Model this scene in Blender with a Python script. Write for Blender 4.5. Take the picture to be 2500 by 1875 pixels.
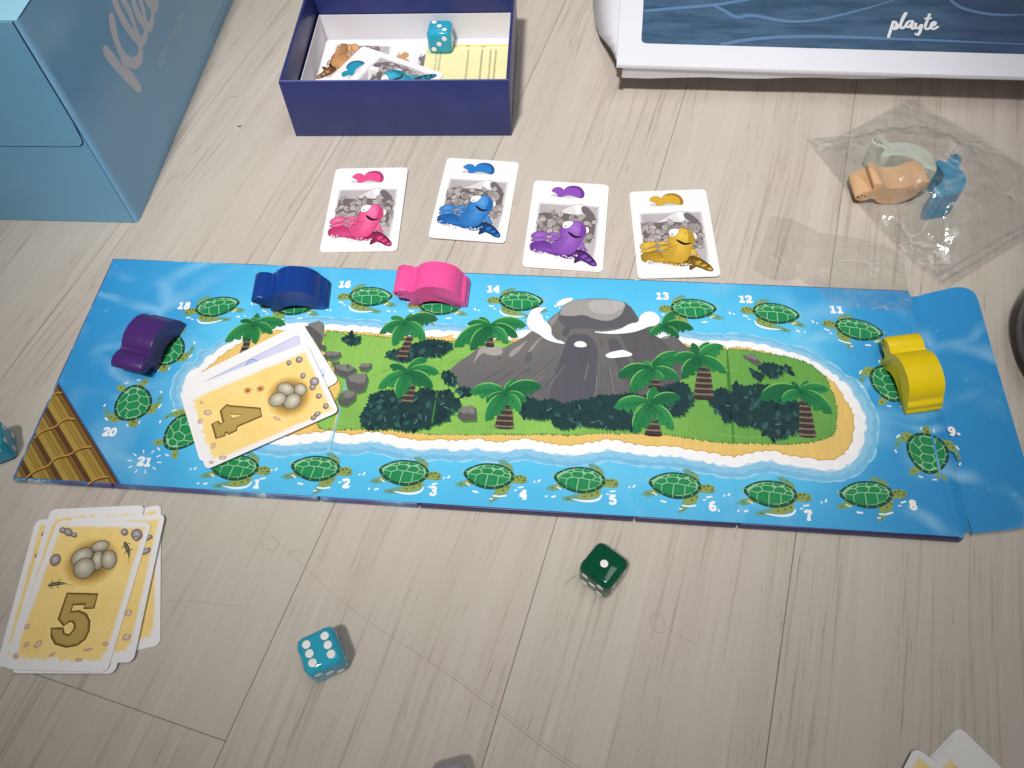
import bpy, bmesh, math, random
from mathutils import Vector, Matrix
from mathutils.geometry import tessellate_polygon, delaunay_2d_cdt

for o in list(bpy.data.objects): bpy.data.objects.remove(o)
scn = bpy.context.scene
COL = scn.collection

# ---------------------------------------------------------------- camera
cd = bpy.data.cameras.new('camera'); cam = bpy.data.objects.new('camera', cd); COL.objects.link(cam)
cd.sensor_fit = 'HORIZONTAL'; cd.sensor_width = 36.0; cd.lens = 36.0*1995.1/2500.0
cd.clip_start = 0.01; cd.clip_end = 50
PITCH, ROLL, CAMH = math.radians(57.2569), math.radians(-4.1938), 0.3420
cp, sp = math.cos(PITCH), math.sin(PITCH)
fw = Vector((0, cp, -sp)); r0 = Vector((1, 0, 0)); u0 = Vector((0, sp, cp))
rv = math.cos(ROLL)*r0 + math.sin(ROLL)*u0; uv = -math.sin(ROLL)*r0 + math.cos(ROLL)*u0
M = Matrix.Identity(4)
for i in range(3):
    M[i][0] = rv[i]; M[i][1] = uv[i]; M[i][2] = -fw[i]
M[2][3] = CAMH
cam.matrix_world = M
scn.camera = cam

# ---------------------------------------------------------------- world, lamps, exposure
w = bpy.data.worlds.new('World'); scn.world = w; w.use_nodes = True
bg = w.node_tree.nodes['Background']
bg.inputs[0].default_value = (1.0, 0.90, 0.81, 1); bg.inputs[1].default_value = 0.135

def aim(o, target):
    d = Vector(target) - o.location
    o.rotation_euler = d.to_track_quat('-Z', 'Y').to_euler()
ld = bpy.data.lights.new('ceiling_spot', 'SPOT'); key = bpy.data.objects.new('ceiling_spot', ld); COL.objects.link(key)
key.location = (-0.34, -0.55, 2.00); aim(key, (0.012, 0.392, 0))
ld.energy = 204; ld.color = (1.0, 0.975, 0.95); ld.shadow_soft_size = 0.11
ld.spot_size = math.radians(19.4); ld.spot_blend = 0.85
ad = bpy.data.lights.new('ceiling_panel', 'AREA'); al = bpy.data.objects.new('ceiling_panel', ad); COL.objects.link(al)
ad.shape = 'RECTANGLE'; ad.size = 1.1; ad.size_y = 0.5
al.location = (0.40, 0.15, 2.0); aim(al, (0.03, 0.38, 0)); ad.energy = 7.5; ad.color = (0.93, 0.98, 1.0)

scn.view_settings.view_transform = 'Standard'; scn.view_settings.look = 'None'
scn.view_settings.exposure = 0.0; scn.view_settings.gamma = 1.0
try:
    scn.view_settings.use_curve_mapping = False
except Exception: pass
scn.render.engine = 'CYCLES'
scn.cycles.max_bounces = 10; scn.cycles.transparent_max_bounces = 24; scn.cycles.transmission_bounces = 10
scn.render.resolution_x = 1024; scn.render.resolution_y = 768

# ---------------------------------------------------------------- helpers
MM = 0.001
def lin(v):
    v /= 255.0
    return v/12.92 if v <= 0.04045 else ((v+0.055)/1.055)**2.4
def S(r, g, b): return (lin(r), lin(g), lin(b), 1.0)
def mixc(a, b, t): return tuple(a[i]*(1-t)+b[i]*t for i in range(4))

def mat(name, color=(.5, .5, .5, 1), rough=.5, spec=.5, **kw):
    m = bpy.data.materials.new(name); m.use_nodes = True
    b = m.node_tree.nodes['Principled BSDF']
    b.inputs['Base Color'].default_value = color; b.inputs['Roughness'].default_value = rough
    b.inputs['Specular IOR Level'].default_value = spec
    for k, v in kw.items(): b.inputs[k.replace('_', ' ')].default_value = v
    return m
class NT:
    """small node-tree writer"""
    def __init__(s, m): s.m = m; s.t = m.node_tree; s.n = s.t.nodes; s.l = s.t.links; s.bsdf = s.n.get('Principled BSDF')
    def new(s, typ, **kw):
        n = s.n.new(typ)
        for k, v in kw.items():
            if k.startswith('i_'):
                key = k[2:]; key = int(key) if key.isdigit() else key.replace('_', ' ')
                if hasattr(v, 'is_output'): s.l.new(v, n.inputs[key])
                else: n.inputs[key].default_value = v
            else: setattr(n, k, v)
        return n
    def math(s, op, a, b=None, c=None, clamp=False):
        n = s.n.new('ShaderNodeMath'); n.operation = op; n.use_clamp = clamp
        for i, v in enumerate((a, b, c)):
            if v is None: continue
            if hasattr(v, 'is_output'): s.l.new(v, n.inputs[i])
            else: n.inputs[i].default_value = v
        return n.outputs[0]
    def mix(s, f, a, b, blend='MIX'):
        n = s.n.new('ShaderNodeMix'); n.data_type = 'RGBA'; n.blend_type = blend
        for k, v in ((0, f), (6, a), (7, b)):
            if hasattr(v, 'is_output'): s.l.new(v, n.inputs[k])
            else: n.inputs[k].default_value = v
        return n.outputs[2]
    def ramp(s, f, lo, hi):
        n = s.n.new('ShaderNodeMapRange'); n.interpolation_type = 'SMOOTHSTEP'
        s.l.new(f, n.inputs[0]); n.inputs[1].default_value = lo; n.inputs[2].default_value = hi
        return n.outputs[0]
    def noise(s, vec, scale, detail=3, rough=.55, dist=0.0):
        n = s.n.new('ShaderNodeTexNoise'); s.l.new(vec, n.inputs['Vector'])
        n.inputs['Scale'].default_value = scale; n.inputs['Detail'].default_value = detail
        n.inputs['Roughness'].default_value = rough; n.inputs['Distortion'].default_value = dist
        return n
    def mapping(s, vec, scale=(1, 1, 1), rot=(0, 0, 0)):
        n = s.n.new('ShaderNodeMapping'); s.l.new(vec, n.inputs[0])
        n.inputs['Scale'].default_value = scale; n.inputs['Rotation'].default_value = rot
        return n.outputs[0]
    def obj(s): return s.new('ShaderNodeTexCoord').outputs['Object']
    def color(s, v): s.l.new(v, s.bsdf.inputs['Base Color'])
    def bump(s, h, strength=.2, dist=.0002):
        n = s.new('ShaderNodeBump', i_Height=h); n.inputs['Strength'].default_value = strength; n.inputs['Distance'].default_value = dist
        s.l.new(n.outputs[0], s.bsdf.inputs['Normal'])

# ---- tagging
def link(o, parent=None):
    COL.objects.link(o)
    if parent: o.parent = parent
    return o
def tag(o, label, cat, group=None):
    o['label'] = label; o['category'] = cat
    if group: o['group'] = group
    return o
def empty(name, loc=(0, 0, 0), rz=0, rot=None):
    o = bpy.data.objects.new(name, None); link(o); o.location = loc
    o.rotation_euler = rot if rot else (0, 0, rz); o.empty_display_size = .01
    return o
def meshobj(name, me, material=None, parent=None, loc=None, rz=None):
    o = bpy.data.objects.new(name, me); link(o, parent)
    if material and not me.materials: me.materials.append(material)
    if loc: o.location = loc
    if rz is not None: o.rotation_euler = (0, 0, rz)
    return o
def bmobj(name, bm, material=None, parent=None, smooth=None, loc=None, rz=None):
    me = bpy.data.meshes.new(name); bm.normal_update(); bm.to_mesh(me); bm.free()
    if smooth is not None:
        me.polygons.foreach_set('use_smooth', [True]*len(me.polygons)); me.set_sharp_from_angle(angle=math.radians(smooth))
    return meshobj(name, me, material, parent, loc, rz)
def box_bm(x0, x1, y0, y1, z0, z1, bev=0, seg=2, bm=None):
    own = bm is None
    if own: bm = bmesh.new()
    vs = [bm.verts.new((x, y, z)) for z in (z0, z1) for x, y in ((x0, y0), (x1, y0), (x1, y1), (x0, y1))]
    for f in ((3, 2, 1, 0), (4, 5, 6, 7), (0, 1, 5, 4), (1, 2, 6, 5), (2, 3, 7, 6), (3, 0, 4, 7)): bm.faces.new([vs[i] for i in f])
    if bev: bmesh.ops.bevel(bm, geom=bm.edges[:], offset=bev, segments=seg, profile=.5, affect='EDGES')
    return bm
def area2(p): return sum(p[i][0]*p[(i+1) % len(p)][1]-p[(i+1) % len(p)][0]*p[i][1] for i in range(len(p)))
def prism_bm(pts, z0, z1, bev=0, seg=2, bm=None):
    """pts (m) counter-clockwise polygon extruded z0..z1"""
    if bm is None: bm = bmesh.new()
    if area2(pts) < 0: pts = pts[::-1]
    b = [bm.verts.new((x, y, z0)) for x, y in pts]; t = [bm.verts.new((x, y, z1)) for x, y in pts]; n = len(pts)
    fb = bm.faces.new(b[::-1]); ft = bm.faces.new(t)
    for i in range(n): bm.faces.new((b[i], b[(i+1) % n], t[(i+1) % n], t[i]))
    if bev: bmesh.ops.bevel(bm, geom=list(fb.edges)+list(ft.edges), offset=bev, segments=seg, profile=.5, affect='EDGES')
    return bm
def rrect(w_, h_, r, n=5, cx=0, cy=0):
    o = []
    for sx, sy, a0 in ((1, 1, 0), (-1, 1, 90), (-1, -1, 180), (1, -1, 270)):
        for i in range(n+1):
            a = math.radians(a0+90*i/n)
            o.append((cx+sx*(w_/2-r)+r*math.cos(a), cy+sy*(h_/2-r)+r*math.sin(a)))
    return o
def ellipse(cx, cy, rx, ry, rot=0, n=16):
    c_, s_ = math.cos(math.radians(rot)), math.sin(math.radians(rot)); o = []
    for i in range(n):
        a = 2*math.pi*i/n; x = rx*math.cos(a); y = ry*math.sin(a)
        o.append((cx+x*c_-y*s_, cy+x*s_+y*c_))
    return o
def smooth_closed(p, it=1):
    for _ in range(it):
        q = []
        for i in range(len(p)):
            a, b = p[i], p[(i+1) % len(p)]
            q += [(a[0]*.75+b[0]*.25, a[1]*.75+b[1]*.25), (a[0]*.25+b[0]*.75, a[1]*.25+b[1]*.75)]
        p = q
    return p
def smooth_open(p, it=2):
    for _ in range(it):
        q = [p[0]]
        for i in range(len(p)-1):
            a, b = p[i], p[i+1]
            q += [(a[0]*.75+b[0]*.25, a[1]*.75+b[1]*.25), (a[0]*.25+b[0]*.75, a[1]*.25+b[1]*.75)]
        p = q+[p[-1]]
    return p
def resample(p, step, closed=True):
    q = p+[p[0]] if closed else p
    out = []; carry = 0.0
    for i in range(len(q)-1):
        a, b = q[i], q[i+1]; L = math.hypot(b[0]-a[0], b[1]-a[1])
        if L < 1e-9: continue
        d = carry
        while d < L: out.append((a[0]+(b[0]-a[0])*d/L, a[1]+(b[1]-a[1])*d/L)); d += step
        carry = d-L
    if not closed: out.append(q[-1])
    return out
def normals(p):
    n = len(p); sgn = 1 if area2(p) > 0 else -1; o = []
    for i in range(n):
        a, b = p[i-1], p[(i+1) % n]; dx, dy = b[0]-a[0], b[1]-a[1]; L = math.hypot(dx, dy) or 1
        o.append((sgn*dy/L, -sgn*dx/L))
    return o
def inset(p, d, topscale=1.0):
    """offset outward by d (mm); topscale shrinks it where the outline faces up the board"""
    N = normals(p)
    return [(x+nx*d*(topscale if ny > .55 else 1), y+ny*d*(topscale if ny > .55 else 1)) for (x, y), (nx, ny) in zip(p, N)]
def scallop(p, step, amp, rng, kind='cloud'):
    p = resample(p, step/6.0); N = normals(p); o = []; i = 0; n = len(p)
    N = [((N[k-2][0]+N[k-1][0]+N[k][0]+N[(k+1) % n][0]+N[(k+2) % n][0])/5, (N[k-2][1]+N[k-1][1]+N[k][1]+N[(k+1) % n][1]+N[(k+2) % n][1])/5) for k in range(n)]
    while i < n:
        if kind == 'zig': L = rng.choice((2, 3, 3, 4))
        else: L = rng.choice((4, 6, 7, 9))
        A = amp*rng.uniform(.6, 1.25)
        for k in range(L):
            if i >= n: break
            t = k/L
            hgt = A*math.sin(math.pi*t)**.7 if kind == 'cloud' else A*(1-t)
            o.append((p[i][0]+N[i][0]*hgt, p[i][1]+N[i][1]*hgt)); i += 1
    return o

# ---- flat printed artwork: coloured polygons stacked a few microns apart, one mesh per printed motif
class Art:
    def __init__(s, z=0.0, dz=8e-7): s.v = []; s.f = []; s.c = []; s.z = z; s.dz = dz
    def poly(s, pts, col, fn=None):
        if len(pts) < 3: return
        b = len(s.v); z = s.z; s.z += s.dz
        if area2(pts) < 0: pts = pts[::-1]
        if len(pts) > 45:        # large outlines: robust triangulation that copes with self-touching edges
            n = len(pts)
            r_ = delaunay_2d_cdt([Vector(p) for p in pts], [], [list(range(n))], 1, 1e-4)
            for v in r_[0]: s.v.append((v.x*MM, v.y*MM, z)); s.c.append(fn(v.x, v.y) if fn else col)
            for t in r_[2]:
                a, b_, c_ = (r_[0][i] for i in t[:3])
                cr = (b_[0]-a[0])*(c_[1]-a[1])-(c_[0]-a[0])*(b_[1]-a[1])
                s.f.append(tuple(b+i for i in (t if cr >= 0 else t[::-1])))
            return
        tri = tessellate_polygon([[Vector((x, y, 0)) for x, y in pts]])
        for x, y in pts: s.v.append((x*MM, y*MM, z)); s.c.append(fn(x, y) if fn else col)
        for t in tri:
            a, b_, c_ = (pts[i] for i in t)
            cr = (b_[0]-a[0])*(c_[1]-a[1])-(c_[0]-a[0])*(b_[1]-a[1])
            s.f.append(tuple(b+i for i in (t if cr >= 0 else t[::-1])))
    def ring(s, outer, inner, c_out, c_in):
        """gradient band between two outlines with the same count"""
        b = len(s.v); n = len(outer); z = s.z; s.z += s.dz
        for x, y in outer: s.v.append((x*MM, y*MM, z)); s.c.append(c_out)
        for x, y in inner: s.v.append((x*MM, y*MM, z)); s.c.append(c_in)
        sg = area2(outer) > 0
        for i in range(n):
            j = (i+1) % n; q = (b+i, b+j, b+n+j, b+n+i); s.f.append(q if sg else q[::-1])
    def fan(s, pts, ce, cc, off=(0, 0), k=.0):
        """outline colour ce blending to cc at the middle"""
        mx = sum(p[0] for p in pts)/len(pts)+off[0]; my = sum(p[1] for p in pts)/len(pts)+off[1]
        if area2(pts) < 0: pts = pts[::-1]
        b = len(s.v); z = s.z; s.z += s.dz; n = len(pts)
        for x, y in pts: s.v.append((x*MM, y*MM, z)); s.c.append(ce)
        s.v.append((mx*MM, my*MM, z)); s.c.append(cc)
        for i in range(n): s.f.append((b+i, b+(i+1) % n, b+n))
    def ribbon(s, p, w_, col, taper=None, col2=None):
        if len(p) < 2: return
        b = len(s.v); n = len(p); z = s.z; s.z += s.dz
        for i in range(n):
            a, d = p[max(i-1, 0)], p[min(i+1, n-1)]; dx, dy = d[0]-a[0], d[1]-a[1]; L = math.hypot(dx, dy) or 1
            t = i/(n-1); hw = w_/2*(taper(t) if taper else 1)
            cc = mixc(col, col2, t) if col2 else col
            s.v.append(((p[i][0]-dy/L*hw)*MM, (p[i][1]+dx/L*hw)*MM, z+i*3e-8)); s.c.append(cc)
            s.v.append(((p[i][0]+dy/L*hw)*MM, (p[i][1]-dx/L*hw)*MM, z+i*3e-8)); s.c.append(cc)
        for i in range(n-1): s.f.append((b+2*i, b+2*i+1, b+2*i+3, b+2*i+2))
        s.z += n*3e-8
    def stroke(s, p, w_, col):
        """ribbon with round ends"""
        s.ribbon(p, w_, col)
        for q in (p[0], p[-1]): s.poly(ellipse(q[0], q[1], w_/2, w_/2, 0, 10), col)
    def mesh(s, name, folds=None):
        me = bpy.data.meshes.new(name); me.from_pydata(s.v, [], s.f)
        at = me.color_attributes.new('Col', 'FLOAT_COLOR', 'POINT')
        at.data.foreach_set('color', [k for c_ in s.c for k in c_])
        if folds:
            bm = bmesh.new(); bm.from_mesh(me)
            xs = [v.co.x for v in bm.verts]; lo, hi = min(xs), max(xs)
            for u in folds:
                if lo < u*MM < hi:
                    for d in (-.9, 0, .9):
                        bmesh.ops.bisect_plane(bm, geom=bm.verts[:]+bm.edges[:]+bm.faces[:], dist=1e-7, plane_co=((u+d)*MM, 0, 0), plane_no=(1, 0, 0))
                    for v in bm.verts:
                        if abs(v.co.x-u*MM) < 2e-5: v.co.z -= FOLD_DIP
            bm.to_mesh(me); bm.free()
        return me
    def obj(s, name, material, parent, folds=None, loc=None, rz=None):
        return meshobj(name, s.mesh(name, folds), material, parent, loc, rz)
FOLD_DIP = 0.00024

def ink(name, rough=.42, spec=.35, var=.10, nscale=260, stroke=None, bumpy=.0):
    m = mat(name, rough=rough, spec=spec); t = NT(m); o = t.obj()
    a = t.new('ShaderNodeAttribute', attribute_name='Col').outputs['Color']
    n1 = t.noise(o if not stroke else t.mapping(o, stroke[0], (0, 0, math.radians(stroke[1]))), nscale, 4, .6).outputs['Fac']
    k = t.math('MULTIPLY_ADD', t.math('SUBTRACT', n1, .5), var*2, 1.0)
    n2 = t.noise(o, 45, 2).outputs['Fac']
    k = t.math('MULTIPLY', k, t.math('MULTIPLY_ADD', t.math('SUBTRACT', n2, .5), var, 1.0))
    cmb = t.new('ShaderNodeCombineColor', i_0=k, i_1=k, i_2=k).outputs[0]
    t.color(t.mix(1.0, a, cmb, 'MULTIPLY'))
    if bumpy:
        g = t.noise(o, 1600, 2).outputs['Fac']; t.bump(g, bumpy, .0001)
    return m
M_INK = ink('printed_ink')
M_PAINT = ink('painted_ink', var=.16, nscale=90, stroke=((9, 1, 1), 62))
M_CARDINK = ink('card_ink', rough=.38, var=.10, nscale=900)
M_SILVER = ink('silver_foil_ink', rough=.30, var=.03)

DIG = {'0': [[(.33+.23*math.cos(a*math.pi/8), .5+.39*math.sin(a*math.pi/8)) for a in range(17)]],
 '1': [[(.08, .74), (.36, .90), (.36, .1)], [(.08, .1), (.64, .1)]],
 '2': [[(.08, .66), (.12, .84), (.32, .91), (.52, .84), (.55, .66), (.42, .46), (.12, .14)], [(.06, .11), (.62, .11)], [(.6, .06), (.6, .3)]],
 '3': [[(.08, .74), (.2, .89), (.42, .89), (.54, .75), (.46, .58), (.26, .53)], [(.26, .53), (.5, .46), (.58, .28), (.44, .1), (.2, .1), (.06, .27)]],
 '4': [[(.46, .08), (.46, .95)], [(.44, .92), (.05, .34)], [(.0, .32), (.68, .32)], [(.28, .08), (.64, .08)]],
 '5': [[(.58, .89), (.12, .89)], [(.16, .9), (.12, .5)], [(.1, .54), (.34, .6), (.54, .48), (.57, .28), (.42, .1), (.2, .1), (.05, .24)]],
 '6': [[(.55, .8), (.36, .9), (.16, .72), (.1, .36)], [(.33+.22*math.cos(a*math.pi/7), .31+.21*math.sin(a*math.pi/7)) for a in range(15)]],
 '7': [[(.08, .68), (.08, .95)], [(.04, .89), (.62, .89)], [(.58, .89), (.34, .5), (.28, .06)], [(.12, .08), (.46, .08)]],
 '8': [[(.33+.18*math.cos(a*math.pi/7), .71+.18*math.sin(a*math.pi/7)) for a in range(15)], [(.33+.22*math.cos(a*math.pi/7), .29+.2*math.sin(a*math.pi/7)) for a in range(15)]],
 '.': [[(.05, .1), (.2, .1)]], '-': [[(.04, .26), (.34, .26)]]}
DIG['9'] = [[(.66-x, 1-y) for x, y in st] for st in DIG['6']]
def write_number(a, txt, cx, cy, h, col, th=.24):
    wd = {'.': .26, '-': .42}
    tot = sum(wd.get(c_, .72) for c_ in txt); x = -tot/2
    for c_ in txt:
        for st in DIG[c_]:
            a.ribbon([(cx+(x+px+.03)*h, cy+(py-.5)*h) for px, py in st], th*h, col)
        x += wd.get(c_, .72)
def text_mesh(txt, size, name, spacing=1.0):
    c_ = bpy.data.curves.new(name, 'FONT'); c_.body = txt; c_.size = size; c_.space_character = spacing; c_.resolution_u = 3
    o = bpy.data.objects.new(name, c_); COL.objects.link(o)
    dg = bpy.context.evaluated_depsgraph_get(); dg.update()
    me = bpy.data.meshes.new_from_object(o.evaluated_get(dg))
    bpy.data.objects.remove(o); bpy.data.curves.remove(c_)
    return me
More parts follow.
